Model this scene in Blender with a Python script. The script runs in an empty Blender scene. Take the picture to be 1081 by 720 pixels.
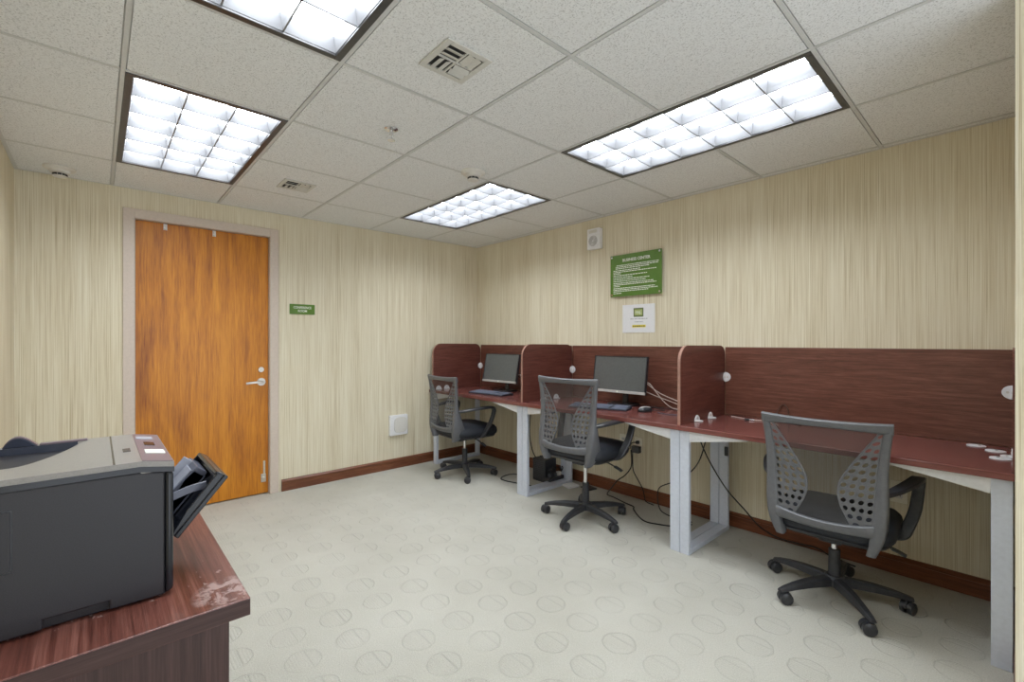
import bpy, bmesh, math, random
from mathutils import Matrix, Vector

random.seed(7)
S = bpy.context.scene
COL = S.collection
PI = math.pi
R = math.radians

# ------------------------------------------------------------------ camera, world, exposure
cam_data = bpy.data.cameras.new('camera')
cam_data.sensor_width = 36.0
cam_data.lens = 36.0 * 483.5 / 1081.0
cam_data.clip_start = 0.02
cam = bpy.data.objects.new('camera', cam_data)
cam.location = (4.0967, -3.1799, 1.246)
cam.rotation_euler = (R(90), 0, 2.405 - PI / 2)
COL.objects.link(cam)
S.camera = cam

LAMP = 15.0          # strength of the fluorescent fixtures
world = bpy.data.worlds.new('world'); S.world = world
world.use_nodes = True
world.node_tree.nodes['Background'].inputs[0].default_value = (0.88, 0.94, 1, 1)
world.node_tree.nodes['Background'].inputs[1].default_value = 2.0
S.view_settings.view_transform = 'Standard'
S.view_settings.look = 'None'
S.view_settings.gamma = 1
S.view_settings.use_curve_mapping = False
S.view_settings.exposure = 0.12
S.cycles.max_bounces = 12
S.cycles.diffuse_bounces = 8

# ------------------------------------------------------------------ materials
def nt(name, rough=0.5, metal=0.0, spec=0.5):
    m = bpy.data.materials.new(name); m.use_nodes = True
    t = m.node_tree; b = t.nodes['Principled BSDF']
    b.inputs['Roughness'].default_value = rough
    b.inputs['Metallic'].default_value = metal
    b.inputs['Specular IOR Level'].default_value = spec
    return m, t, b

def N(t, typ, **kw):
    n = t.nodes.new(typ)
    for k, v in kw.items(): setattr(n, k, v)
    return n

def ramp(t, stops):
    r = N(t, 'ShaderNodeValToRGB')
    while len(r.color_ramp.elements) < len(stops): r.color_ramp.elements.new(0.5)
    for e, (p, c) in zip(r.color_ramp.elements, stops):
        e.position = p; e.color = (c[0], c[1], c[2], 1)
    return r

def coords(t, scale=(1, 1, 1), kind='Object', rot=(0, 0, 0)):
    tc = N(t, 'ShaderNodeTexCoord'); mp = N(t, 'ShaderNodeMapping')
    mp.inputs['Scale'].default_value = scale
    mp.inputs['Rotation'].default_value = rot
    t.links.new(tc.outputs[kind], mp.inputs['Vector'])
    return mp.outputs['Vector']

def noise(t, vec, scale, detail=4, rough=0.55, dist=0.0):
    n = N(t, 'ShaderNodeTexNoise')
    n.inputs['Scale'].default_value = scale; n.inputs['Detail'].default_value = detail
    n.inputs['Roughness'].default_value = rough; n.inputs['Distortion'].default_value = dist
    t.links.new(vec, n.inputs['Vector'])
    return n.outputs['Fac']

def bump(t, b, h, strength, dist):
    n = N(t, 'ShaderNodeBump'); n.inputs['Strength'].default_value = strength
    n.inputs['Distance'].default_value = dist
    t.links.new(h, n.inputs['Height']); t.links.new(n.outputs['Normal'], b.inputs['Normal'])

def mathn(t, op, a, b=None, c=None):
    n = N(t, 'ShaderNodeMath', operation=op)
    for i, v in enumerate((a, b, c)):
        if v is None: continue
        if isinstance(v, (int, float)): n.inputs[i].default_value = v
        else: t.links.new(v, n.inputs[i])
    return n.outputs[0]

def mixc(t, fac, a, b):
    n = N(t, 'ShaderNodeMix', data_type='RGBA')
    for s, v in ((0, fac), (6, a), (7, b)):
        if isinstance(v, (int, float)): n.inputs[s].default_value = v
        elif isinstance(v, tuple): n.inputs[s].default_value = (v[0], v[1], v[2], 1)
        else: t.links.new(v, n.inputs[s])
    return n.outputs[2]

def plain(name, col, rough=0.5, metal=0.0, spec=0.5, var=0.12, nscale=60, bmp=0.0):
    """a plain-coloured surface with a little procedural unevenness"""
    m, t, b = nt(name, rough, metal, spec)
    f = noise(t, coords(t), nscale, 3)
    lo = tuple(c * (1 - var) for c in col); hi = tuple(min(1, c * (1 + var)) for c in col)
    r = ramp(t, [(0.3, lo), (0.7, hi)])
    t.links.new(f, r.inputs[0]); t.links.new(r.outputs[0], b.inputs['Base Color'])
    if bmp: bump(t, b, f, 0.4, bmp)
    return m

def wood(name, lo, mid, hi, stretch, rough=0.35, scale=1.0, pores=None, pore_amt=0.0, bmp=0.0006, fig=0.6, spec=0.5):
    """grain runs along the axis whose stretch value is small"""
    m, t, b = nt(name, rough, 0, spec)
    v1 = coords(t, tuple(s * scale for s in stretch))
    f1 = noise(t, v1, 1.0, 6, 0.62, 0.35)
    f2 = noise(t, coords(t, tuple(s * scale * 4.5 for s in stretch)), 1.0, 3, 0.6)
    f3 = noise(t, coords(t, tuple((s ** 0.45) * scale for s in stretch)), 1.0, 3, 0.5, 1.2)
    f = mathn(t, 'ADD', mathn(t, 'MULTIPLY', f1, 1 - fig * 0.5), mathn(t, 'MULTIPLY', f3, fig * 0.5))
    f = mathn(t, 'ADD', mathn(t, 'MULTIPLY', f, 0.7), mathn(t, 'MULTIPLY', f2, 0.3))
    r = ramp(t, [(0.34, lo), (0.5, mid), (0.66, hi)])
    t.links.new(f, r.inputs[0])
    c = r.outputs[0]
    if pores:
        pr = ramp(t, [(0.56, (0, 0, 0)), (0.68, (1, 1, 1))])
        t.links.new(f2, pr.inputs[0])
        c = mixc(t, mathn(t, 'MULTIPLY', pr.outputs[0], pore_amt), c, pores)
    t.links.new(c, b.inputs['Base Color'])
    bump(t, b, f2, 0.35, bmp)
    return m

def wallpaper(name):
    m, t, b = nt(name, 0.75, 0, 0.25)
    fa = noise(t, coords(t, (420, 420, 2.2)), 1, 3, 0.6)
    fb = noise(t, coords(t, (150, 150, 0.9)), 1, 4, 0.65)
    fc = noise(t, coords(t, (9, 9, 0.25)), 1, 3, 0.5)
    f = mathn(t, 'ADD', mathn(t, 'ADD', mathn(t, 'MULTIPLY', fa, 0.50), mathn(t, 'MULTIPLY', fb, 0.36)), mathn(t, 'MULTIPLY', fc, 0.14))
    r = ramp(t, [(0.37, (0.43, 0.345, 0.195)), (0.46, (0.66, 0.585, 0.425)), (0.56, (0.775, 0.72, 0.575)), (0.67, (0.86, 0.82, 0.71))])
    t.links.new(f, r.inputs[0]); t.links.new(r.outputs[0], b.inputs['Base Color'])
    bump(t, b, fa, 0.25, 0.0008)
    return m

def ceiling_tile_mat():
    m, t, b = nt('ceiling_tile', 0.95, 0, 0.1)
    v = coords(t)
    f = noise(t, v, 170, 3, 0.75)
    f2 = noise(t, v, 3.0, 3, 0.5)
    r = ramp(t, [(0.32, (0.42, 0.43, 0.44)), (0.47, (0.79, 0.805, 0.82)), (0.7, (0.84, 0.86, 0.88))])
    t.links.new(f, r.inputs[0])
    c = mixc(t, mathn(t, 'MULTIPLY', f2, 0.18), r.outputs[0], (0.72, 0.72, 0.70))
    t.links.new(c, b.inputs['Base Color'])
    bump(t, b, f, 0.5, 0.0012)
    return m

def carpet_mat():
    m, t, b = nt('patterned_carpet', 0.95, 0, 0.15)
    tc = N(t, 'ShaderNodeTexCoord'); sp = N(t, 'ShaderNodeSeparateXYZ')
    t.links.new(tc.outputs['Object'], sp.inputs[0])
    X, Y = sp.outputs[0], sp.outputs[1]
    wob = noise(t, tc.outputs['Object'], 40, 2)
    wob2 = noise(t, tc.outputs['Object'], 4.5, 2)
    def cell(v, o, p):
        u = mathn(t, 'DIVIDE', mathn(t, 'SUBTRACT', v, o), p)
        fr = mathn(t, 'SUBTRACT', mathn(t, 'FRACT', mathn(t, 'ADD', u, 0.5)), 0.5)
        return mathn(t, 'MULTIPLY', fr, p)
    dx = cell(X, 2.611, 0.191); dy = cell(Y, -1.783, 0.2005)
    r = mathn(t, 'SQRT', mathn(t, 'ADD', mathn(t, 'MULTIPLY', dx, dx), mathn(t, 'MULTIPLY', dy, dy)))
    r = mathn(t, 'ADD', r, mathn(t, 'MULTIPLY', mathn(t, 'SUBTRACT', wob, 0.5), 0.012))
    def band(v, c, w):                       # 1 at v = c, falling to 0 at +-w
        return mathn(t, 'MAXIMUM', mathn(t, 'SUBTRACT', 1.0, mathn(t, 'DIVIDE', mathn(t, 'ABSOLUTE', mathn(t, 'SUBTRACT', v, c)), w)), 0.0)
    ring = band(r, 0.066, 0.005)
    inside = mathn(t, 'LESS_THAN', r, 0.063)
    chord = mathn(t, 'MULTIPLY', band(dy, 0.022, 0.005), inside)
    hatch = mathn(t, 'MULTIPLY', mathn(t, 'MULTIPLY', band(cell(mathn(t, 'ADD', Y, mathn(t, 'MULTIPLY', wob, 0.003)), 0, 0.0115), 0, 0.0045), inside), 0.34)
    groove = mathn(t, 'MAXIMUM', mathn(t, 'MAXIMUM', ring, chord), hatch)
    groove = mathn(t, 'MULTIPLY', groove, mathn(t, 'ADD', mathn(t, 'MULTIPLY', wob2, 1.3), 0.15))
    fib = noise(t, tc.outputs['Object'], 210, 4, 0.75)
    h = mathn(t, 'ADD', mathn(t, 'MULTIPLY', groove, -1.0), mathn(t, 'MULTIPLY', fib, 0.5))
    bump(t, b, h, 0.75, 0.0045)
    big = noise(t, tc.outputs['Object'], 1.7, 4, 0.6)
    base = ramp(t, [(0.3, (0.415, 0.395, 0.335)), (0.7, (0.54, 0.52, 0.46))])
    t.links.new(big, base.inputs[0])
    fr = ramp(t, [(0.3, (0.27, 0.26, 0.225)), (0.62, (0.66, 0.65, 0.60))])
    t.links.new(fib, fr.inputs[0])
    c = mixc(t, 0.38, base.outputs[0], fr.outputs[0])
    side = mathn(t, 'ADD', 0.5, mathn(t, 'DIVIDE', mathn(t, 'SUBTRACT', dy, dx), 0.16))  # one side of each ring drawn darker: relief shading put into the colour
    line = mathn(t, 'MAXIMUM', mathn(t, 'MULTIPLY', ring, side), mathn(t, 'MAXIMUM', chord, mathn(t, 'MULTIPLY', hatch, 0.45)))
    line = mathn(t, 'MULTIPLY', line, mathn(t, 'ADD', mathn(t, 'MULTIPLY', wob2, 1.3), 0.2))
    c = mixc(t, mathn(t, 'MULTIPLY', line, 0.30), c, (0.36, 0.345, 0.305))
    t.links.new(c, b.inputs['Base Color'])
    return m

def emit(name, col, st):
    m = bpy.data.materials.new(name); m.use_nodes = True
    t = m.node_tree; t.nodes.clear()
    e = N(t, 'ShaderNodeEmission'); o = N(t, 'ShaderNodeOutputMaterial')
    e.inputs[0].default_value = (*col, 1); e.inputs[1].default_value = st
    t.links.new(e.outputs[0], o.inputs[0])
    return m

def mesh_fabric(name):
    m, t, b = nt(name, 0.8, 0, 0.2)
    b.inputs['Base Color'].default_value = (0.075, 0.072, 0.07, 1)
    out = t.nodes['Material Output']
    tr = N(t, 'ShaderNodeBsdfTransparent'); mx = N(t, 'ShaderNodeMixShader')
    f = noise(t, coords(t, (900, 900, 900)), 1, 1)
    k = mathn(t, 'ADD', mathn(t, 'MULTIPLY', f, 0.3), 0.36)
    t.links.new(k, mx.inputs[0])
    t.links.new(tr.outputs[0], mx.inputs[1]); t.links.new(b.outputs[0], mx.inputs[2])
    t.links.new(mx.outputs[0], out.inputs[0])
    return m

def cabinet_wood():
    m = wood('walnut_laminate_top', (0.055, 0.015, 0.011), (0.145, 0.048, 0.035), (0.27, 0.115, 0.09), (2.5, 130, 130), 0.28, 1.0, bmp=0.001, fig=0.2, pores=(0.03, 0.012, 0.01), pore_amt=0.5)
    t = m.node_tree; b = t.nodes['Principled BSDF']
    src = b.inputs['Base Color'].links[0].from_socket
    tc = N(t, 'ShaderNodeTexCoord')
    sp = N(t, 'ShaderNodeSeparateXYZ'); t.links.new(tc.outputs['Object'], sp.inputs[0])
    # pale scuff marks near the worn front corner
    dx = mathn(t, 'DIVIDE', mathn(t, 'SUBTRACT', sp.outputs[0], 0.345), 0.055)
    dy = mathn(t, 'DIVIDE', mathn(t, 'SUBTRACT', sp.outputs[1], 0.262), 0.05)
    d = mathn(t, 'SQRT', mathn(t, 'ADD', mathn(t, 'MULTIPLY', dx, dx), mathn(t, 'MULTIPLY', dy, dy)))
    near = mathn(t, 'MINIMUM', mathn(t, 'MULTIPLY', mathn(t, 'MAXIMUM', mathn(t, 'SUBTRACT', 1.25, d), 0.0), 1.6), 1.0)
    n1 = noise(t, tc.outputs['Object'], 38, 5, 0.7, 0.6)
    sc = mathn(t, 'MULTIPLY', near, mathn(t, 'MAXIMUM', mathn(t, 'MULTIPLY', mathn(t, 'SUBTRACT', n1, 0.43), 6.0), 0.0))
    n2 = noise(t, coords(t, (30, 55, 30)), 1, 3, 0.6)
    near2 = mathn(t, 'LESS_THAN', mathn(t, 'ABSOLUTE', mathn(t, 'SUBTRACT', sp.outputs[0], 0.22)), 0.07)
    sc2 = mathn(t, 'MULTIPLY', near2, mathn(t, 'GREATER_THAN', n2, 0.66))
    fac = mathn(t, 'MINIMUM', mathn(t, 'MAXIMUM', sc, mathn(t, 'MULTIPLY', sc2, 0.5)), 0.48)
    t.links.new(mixc(t, fac, src, (0.55, 0.44, 0.42)), b.inputs['Base Color'])
    return m

M = dict(
    wallpaper=wallpaper('grasscloth_wallpaper'),
    tile=ceiling_tile_mat(),
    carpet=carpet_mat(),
    tbar=plain('ceiling_grid_paint', (0.60, 0.61, 0.61), 0.5, var=0.04),
    door=wood('honey_door_veneer', (0.26, 0.068, 0.004), (0.54, 0.19, 0.008), (0.72, 0.30, 0.020), (60, 26, 1.5), 0.33, 1.0, bmp=0.0004, fig=0.9),
    jamb=plain('door_frame_paint', (0.62, 0.53, 0.46), 0.45, var=0.04),
    base=wood('baseboard_wood', (0.075, 0.022, 0.010), (0.16, 0.052, 0.022), (0.26, 0.10, 0.045), (3, 3, 60), 0.35),
    desk=wood('mahogany_laminate', (0.125, 0.040, 0.034), (0.19, 0.063, 0.054), (0.26, 0.095, 0.082), (3.5, 60, 80), 0.14, 1.0, bmp=0.0003, fig=0.4),
    screenx=wood('mahogany_screen', (0.085, 0.029, 0.019), (0.150, 0.055, 0.037), (0.235, 0.096, 0.066), (5, 80, 80), 0.36, 1.0, bmp=0.0004, fig=0.4),
    screeny=wood('mahogany_divider', (0.075, 0.021, 0.015), (0.125, 0.040, 0.030), (0.185, 0.068, 0.052), (80, 5, 80), 0.36, 1.0, bmp=0.0004, fig=0.4),
    band=plain('edge_banding', (0.34, 0.19, 0.15), 0.25, var=0.1),  # lighter brown banding, part of its glossy highlight put into the colour
    steel=plain('grey_powder_coat', (0.57, 0.61, 0.70), 0.4, var=0.05),
    white_steel=plain('white_powder_coat', (0.72, 0.73, 0.76), 0.4, var=0.04),
    white=plain('white_plastic', (0.80, 0.80, 0.82), 0.35, var=0.03),
    offwhite=plain('offwhite_plastic', (0.70, 0.68, 0.64), 0.45, var=0.03),
    ivory=plain('ivory_plate', (0.86, 0.82, 0.70), 0.4, var=0.03),
    chrome=plain('chrome', (0.75, 0.75, 0.76), 0.18, 1.0, var=0.05),
    brushed=plain('satin_nickel', (0.66, 0.64, 0.60), 0.3, 1.0, var=0.06),
    fixture=plain('dark_bronze_trim', (0.085, 0.083, 0.085), 0.3, 0.6, var=0.1),
    louver=plain('louver_aluminium', (0.20, 0.20, 0.21), 0.4, 0.0, var=0.03),
    housing=plain('fixture_white_enamel', (0.8, 0.8, 0.8), 0.5, var=0.03),
    lamp=emit('fluorescent_light', (0.88, 0.945, 1.0), LAMP),
    grey_plastic=plain('grey_chair_plastic', (0.118, 0.121, 0.132), 0.36, var=0.08),
    black=plain('black_plastic', (0.030, 0.031, 0.036), 0.28, var=0.2),
    matte_black=plain('black_nylon', (0.03, 0.031, 0.036), 0.45, var=0.2),
    rubber=plain('black_rubber_cable', (0.015, 0.014, 0.014), 0.5, var=0.2),
    fabric=plain('black_seat_fabric', (0.016, 0.019, 0.027), 0.62, var=0.3, nscale=500, bmp=0.0006),
    mesh=mesh_fabric('chair_back_mesh'),
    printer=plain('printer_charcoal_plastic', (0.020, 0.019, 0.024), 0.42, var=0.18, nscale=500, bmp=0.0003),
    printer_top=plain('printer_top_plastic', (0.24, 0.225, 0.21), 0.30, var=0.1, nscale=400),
    printer_dark=plain('printer_glossy_black', (0.010, 0.011, 0.016), 0.18, var=0.1),
    bin_navy=plain('printer_bin_navy', (0.020, 0.026, 0.048), 0.3, var=0.1),
    panel_mauve=plain('printer_panel_plastic', (0.17, 0.13, 0.15), 0.3, var=0.08),
    tray_grey=plain('tray_grey_plastic', (0.10, 0.105, 0.14), 0.35, var=0.1),
    tray_light=plain('tray_pale_plastic', (0.36, 0.37, 0.43), 0.4, var=0.06),
    lcd=plain('monitor_glass', (0.105, 0.112, 0.112), 0.22, var=0.05),
    silver=plain('silver_plastic', (0.50, 0.49, 0.48), 0.35, 0.3, var=0.05),
    keyb=plain('keyboard_black', (0.035, 0.04, 0.055), 0.4, var=0.15),
    keycap=plain('keycap_black', (0.17, 0.19, 0.26), 0.45, var=0.15),
    green=plain('sign_green', (0.11, 0.215, 0.038), 0.25, var=0.08, nscale=14),
    letter=plain('sign_lettering', (0.82, 0.84, 0.76), 0.5, var=0.03),
    paper=plain('paper', (0.80, 0.80, 0.82), 0.3, var=0.02),
    darkgreen=plain('logo_dark_green', (0.10, 0.13, 0.035), 0.5, var=0.05),
    lightgreen=plain('logo_light_green', (0.38, 0.44, 0.16), 0.5, var=0.05),
    yellow=plain('marker_yellow', (0.80, 0.66, 0.08), 0.5, var=0.05),
    inkgrey=plain('ink_grey', (0.38, 0.38, 0.40), 0.6, var=0.05),
    ink=plain('ink_dark', (0.10, 0.09, 0.03), 0.6, var=0.05),
    walnut=cabinet_wood(),
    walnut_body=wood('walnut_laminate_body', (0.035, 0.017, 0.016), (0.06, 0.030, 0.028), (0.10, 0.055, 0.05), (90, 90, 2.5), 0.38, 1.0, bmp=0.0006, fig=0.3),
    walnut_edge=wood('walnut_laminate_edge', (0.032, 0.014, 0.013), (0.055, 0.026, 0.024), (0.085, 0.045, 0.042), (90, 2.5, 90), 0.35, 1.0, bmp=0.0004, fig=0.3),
    cablewhite=plain('pale_cable', (0.62, 0.52, 0.47), 0.45, var=0.05),
    brown_cable=plain('brown_cable', (0.10, 0.05, 0.035), 0.45, var=0.1),
    ventdark=plain('vent_interior', (0.05, 0.05, 0.05), 0.8, var=0.2),
    vent=plain('vent_paint', (0.60, 0.595, 0.56), 0.5, var=0.04),
)

# ------------------------------------------------------------------ geometry helpers; a "geo" is (verts, faces)
def box(x0, x1, y0, y1, z0, z1):
    v = [(x, y, z) for z in (z0, z1) for y in (y0, y1) for x in (x0, x1)]
    f = [(0, 2, 3, 1), (4, 5, 7, 6), (0, 1, 5, 4), (2, 6, 7, 3), (0, 4, 6, 2), (1, 3, 7, 5)]
    return v, f

def join(*gs):
    V, F = [], []
    for v, f in gs:
        o = len(V); V += [tuple(p) for p in v]; F += [tuple(i + o for i in q) for q in f]
    return V, F

def xf(g, mat):
    return [tuple(mat @ Vector(p)) for p in g[0]], g[1]

def mv(g, x=0, y=0, z=0):
    return [(p[0] + x, p[1] + y, p[2] + z) for p in g[0]], g[1]

def loft(rings, caps=True, closed=True):
    n = len(rings[0]); V = [tuple(p) for r in rings for p in r]; F = []
    m = n if closed else n - 1
    for i in range(len(rings) - 1):
        for j in range(m):
            a, b = i * n + j, i * n + (j + 1) % n
            F.append((a, b, b + n, a + n))
    if caps:
        F.append(tuple(range(n - 1, -1, -1))); F.append(tuple(range((len(rings) - 1) * n, len(rings) * n)))
    return V, F

def frame_of(d):
    d = Vector(d).normalized()
    up = Vector((0, 0, 1)) if abs(d.z) < 0.95 else Vector((1, 0, 0))
    a = d.cross(up).normalized(); b = a.cross(d).normalized()
    return a, b

def cyl(p0, p1, r0, r1=None, n=20):
    r1 = r0 if r1 is None else r1
    p0, p1 = Vector(p0), Vector(p1); a, b = frame_of(p1 - p0)
    ring = lambda p, r: [tuple(p + (a * math.cos(2 * PI * k / n) + b * math.sin(2 * PI * k / n)) * r) for k in range(n)]
    return loft([ring(p0, r0), ring(p1, r1)])

def lathe(prof, c=(0, 0, 0), n=28):
    rings = [[(c[0] + r * math.cos(2 * PI * k / n), c[1] + r * math.sin(2 * PI * k / n), c[2] + z) for k in range(n)] for r, z in prof]
    return loft(rings)

def spline(pts, k=8):
    P = [Vector(p) for p in pts]; P = [2 * P[0] - P[1]] + P + [2 * P[-1] - P[-2]]
    out = []
    for i in range(1, len(P) - 2):
        a, b, c, d = P[i - 1:i + 3]
        for s in range(k):
            u = s / k
            out.append(0.5 * ((2 * b) + (c - a) * u + (2 * a - 5 * b + 4 * c - d) * u * u + (3 * b - a - 3 * c + d) * u ** 3))
    out.append(P[-2]); return out

def tube(pts, r, n=8, smooth=True):
    P = spline(pts) if smooth else [Vector(p) for p in pts]
    rings = []; a = None
    for i, p in enumerate(P):
        d = (P[min(i + 1, len(P) - 1)] - P[max(i - 1, 0)]).normalized()
        if a is None: a, _ = frame_of(d)
        a = (a - d * a.dot(d)).normalized(); b = d.cross(a)
        rings.append([tuple(p + (a * math.cos(2 * PI * k / n) + b * math.sin(2 * PI * k / n)) * r) for k in range(n)])
    return loft(rings)

def sweep(pts, w, h, side=(1, 0, 0), k=6):
    """rounded-rectangular bar along pts: w along `side`, h across; w and h may be lists per point"""
    P = spline(pts, k); rings = []; s0 = Vector(side)
    L = len(P) - 1; m = len(pts) - 1
    def at(v, i):
        if isinstance(v, (int, float)): return v
        u = i / L * m; j = min(int(u), m - 1); return v[j] + (v[j + 1] - v[j]) * (u - j)
    for i, p in enumerate(P):
        d = (P[min(i + 1, L)] - P[max(i - 1, 0)]).normalized()
        a = (s0 - d * s0.dot(d)).normalized(); b = d.cross(a)
        W, H = at(w, i) / 2, at(h, i) / 2; c = min(W, H) * 0.45
        o = [(W - c, -H), (W, -H + c), (W, H - c), (W - c, H), (-W + c, H), (-W, H - c), (-W, -H + c), (-W + c, -H)]
        rings.append([tuple(p + a * x + b * y) for x, y in o])
    return loft(rings)

def prism(poly, axis, a, b):
    """extrude a 2D polygon along axis ('x': poly=(y,z), 'y': (x,z), 'z': (x,y))"""
    def P(u, v, w): return {'x': (w, u, v), 'y': (u, w, v), 'z': (u, v, w)}[axis]
    return loft([[P(u, v, a) for u, v in poly], [P(u, v, b) for u, v in poly]])

WL = {}                                    # world location of every unrotated parent
def setup(o, mat, smooth, bevel, solid):
    if mat: o.data.materials.append(M[mat] if isinstance(mat, str) else mat)
    if solid:
        s = o.modifiers.new('thickness', 'SOLIDIFY'); s.thickness = solid; s.offset = 0
    if bevel:
        bv = o.modifiers.new('bevel', 'BEVEL'); bv.width = bevel; bv.segments = 2; bv.limit_method = 'ANGLE'; bv.angle_limit = R(40)
    if smooth:
        for p in o.data.polygons: p.use_smooth = True
        try: o.data.set_sharp_from_angle(angle=R(smooth if smooth is not True else 40))
        except Exception: pass

def part(name, geo, mat, parent=None, smooth=False, bevel=0.0, solid=0.0, local=False, label=None):
    """one mesh object; geo is in world coordinates unless local"""
    v, f = geo
    o0 = Vector((0, 0, 0))
    if parent is not None and not local: o0 = WL[parent.name]
    me = bpy.data.meshes.new(name)
    me.from_pydata([tuple(Vector(p) - o0) for p in v], [], f)
    bm = bmesh.new(); bm.from_mesh(me); bmesh.ops.recalc_face_normals(bm, faces=bm.faces); bm.to_mesh(me); bm.free()
    o = bpy.data.objects.new(name, me); COL.objects.link(o)
    if parent is not None:
        o.parent = parent; WL[o.name] = o0.copy()
    else: WL[o.name] = Vector((0, 0, 0))
    setup(o, mat, smooth, bevel, solid)
    if label: o['label'] = label
    return o

def thing(name, label, cat, loc, rz=0.0, group=None):
    o = bpy.data.objects.new(name, None); COL.objects.link(o)
    o.empty_display_size = 0.1
    o.location = loc; o.rotation_euler = (0, 0, rz)
    WL[o.name] = Vector(loc)
    o['label'] = label; o['category'] = cat
    if group: o['group'] = group
    return o

def single(name, geo, mat, label, cat, group=None, **kw):
    o = part(name, geo, mat, **kw)
    o['label'] = label; o['category'] = cat
    if group: o['group'] = group
    return o

def struct(name, geo, mat, parent=None, **kw):
    o = part(name, geo, mat, parent, **kw)
    if parent is None: o['kind'] = 'structure'
    return o

def text_geo(s, size, mat4, extrude=0.0006, align='CENTER', width=None, bold=0.0):
    cu = bpy.data.curves.new('lettering_curve', 'FONT'); cu.body = s; cu.size = size
    cu.align_x = align; cu.extrude = extrude; cu.offset = bold; cu.resolution_u = 3
    o = bpy.data.objects.new('lettering_tmp', cu); COL.objects.link(o)
    dg = bpy.context.evaluated_depsgraph_get(); dg.update()
    me = bpy.data.meshes.new_from_object(o.evaluated_get(dg))
    V = [tuple(v.co) for v in me.vertices]; F = [tuple(p.vertices) for p in me.polygons]
    bpy.data.objects.remove(o); bpy.data.curves.remove(cu); bpy.data.meshes.remove(me)
    if width:
        xs = [v[0] for v in V]; k = width / (max(xs) - min(xs)); V = [(v[0] * k, v[1], v[2]) for v in V]
    return xf((V, F), mat4)

FACE_MY = Matrix.Rotation(R(90), 4, 'X')                                   # text facing -Y
FACE_PX = Matrix.Rotation(R(90), 4, 'Z') @ Matrix.Rotation(R(90), 4, 'X')  # text facing +X

# ------------------------------------------------------------------ room shell
H = 2.296
YL = -3.552       # left wall
XE = 5.4          # room end behind the camera, left open to let world light in
U = 0.6096
GX = [1.164 + (i) * U for i in range(-2, 8)]       # ceiling grid lines across X
GX = [max(0, x) for x in GX if x > -0.2]
gx = lambda i: 1.164 + i * U
gy = lambda j: -1.8856 - j * U

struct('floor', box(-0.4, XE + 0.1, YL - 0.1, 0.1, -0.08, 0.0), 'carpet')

DY0, DY1, DZ = -2.986, -2.132, 2.097                # door opening
wall_back = join(box(-0.14, 0, YL - 0.12, DY0, 0, H + 0.12), box(-0.14, 0, DY1, 0.12, 0, H + 0.12),
                 box(-0.14, 0, DY0, DY1, DZ, H + 0.12), box(-0.16, -0.14, YL - 0.12, 0.12, 0, H + 0.12))
struct('wall_back', wall_back, 'wallpaper')
struct('wall_right', box(0, XE + 0.12, 0, 0.12, 0, H + 0.12), 'wallpaper')
struct('wall_left', box(0, XE + 0.12, YL - 0.12, YL, 0, H + 0.12), 'wallpaper')
struct('wall_front', box(4.093, 4.21, -1.14, 0, 0, H - 0.001), 'wallpaper')

# ceiling tiles: one quad box per cell, with the light cells left open
xs = [0.0] + [gx(i) for i in range(-1, 7)] + [XE]
ys = [0.0] + [gy(j) for j in range(-3, 3)] + [YL]
ys = [y for y in ys if y > YL - 1e-6]
lights = [((-1, 1), (1, 2), 'fluorescent ceiling light above the wooden door, at the left'),
          ((2, 4), (1, 2), 'fluorescent ceiling light cut off by the top edge of the photo'),
          ((2, 4), (-2, -1), 'largest fluorescent ceiling light, at the right above the green sign'),
          ((-1, 1), (-2, -1), 'smallest, farthest fluorescent ceiling light near the room corner')]
def lit(cx, cy):
    for (i0, i1), (j0, j1), _ in lights:
        if gx(i0) < cx < gx(i1) and gy(j1) < cy < gy(j0): return True
    return False
tiles = []
for a in range(len(xs) - 1):
    for b in range(len(ys) - 1):
        x0, x1 = sorted((xs[a], xs[a + 1])); y0, y1 = sorted((ys[b], ys[b + 1]))
        if x1 - x0 < 0.08 or y1 - y0 < 0.03: 
            tiles.append(box(x0, x1, y0, y1, H - 0.001, H + 0.015)); continue
        if lit((x0 + x1) / 2, (y0 + y1) / 2): continue
        g = 0.0115
        tiles.append(box(x0 + (g if x0 > 0 else 0), x1 - (g if x1 < XE else 0), y0 + (g if y0 > YL else 0), y1 - (g if y1 < 0 else 0), H, H + 0.015))
cap = box(0, XE, YL, 0, H + 0.115, H + 0.12)
struct('ceiling', join(cap, *tiles), 'tile')
bars = []
for x in xs[1:-1]:
    segs = [(YL, 0.0)]
    for (i0, i1), (j0, j1), _ in lights:
        if gx(i0) + 0.01 < x < gx(i1) - 0.01:
            ns = []
            for s0, s1 in segs:
                if s0 < gy(j1) and s1 > gy(j0): ns += [(s0, gy(j1)), (gy(j0), s1)]
                else: ns.append((s0, s1))
            segs = ns
    for s0, s1 in segs:
        bars += [box(x - 0.0075, x + 0.0075, s0, s1, H - 0.001, H + 0.006), box(x - 0.016, x + 0.016, s0, s1, H + 0.006, H + 0.009)]
for y in ys[1:-1]:
    bars += [box(0, XE, y - 0.0075, y + 0.0075, H - 0.0014, H + 0.006), box(0, XE, y - 0.016, y + 0.016, H + 0.006, H + 0.0088)]
bars += [box(0, 4.093, -0.018, 0, H - 0.0016, H + 0.006), box(0, 0.018, YL, 0, H - 0.0012, H + 0.006), box(0, XE, YL, YL + 0.018, H - 0.0014, H + 0.006)]
struct('trim_1', join(*bars), 'tbar')

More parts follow.
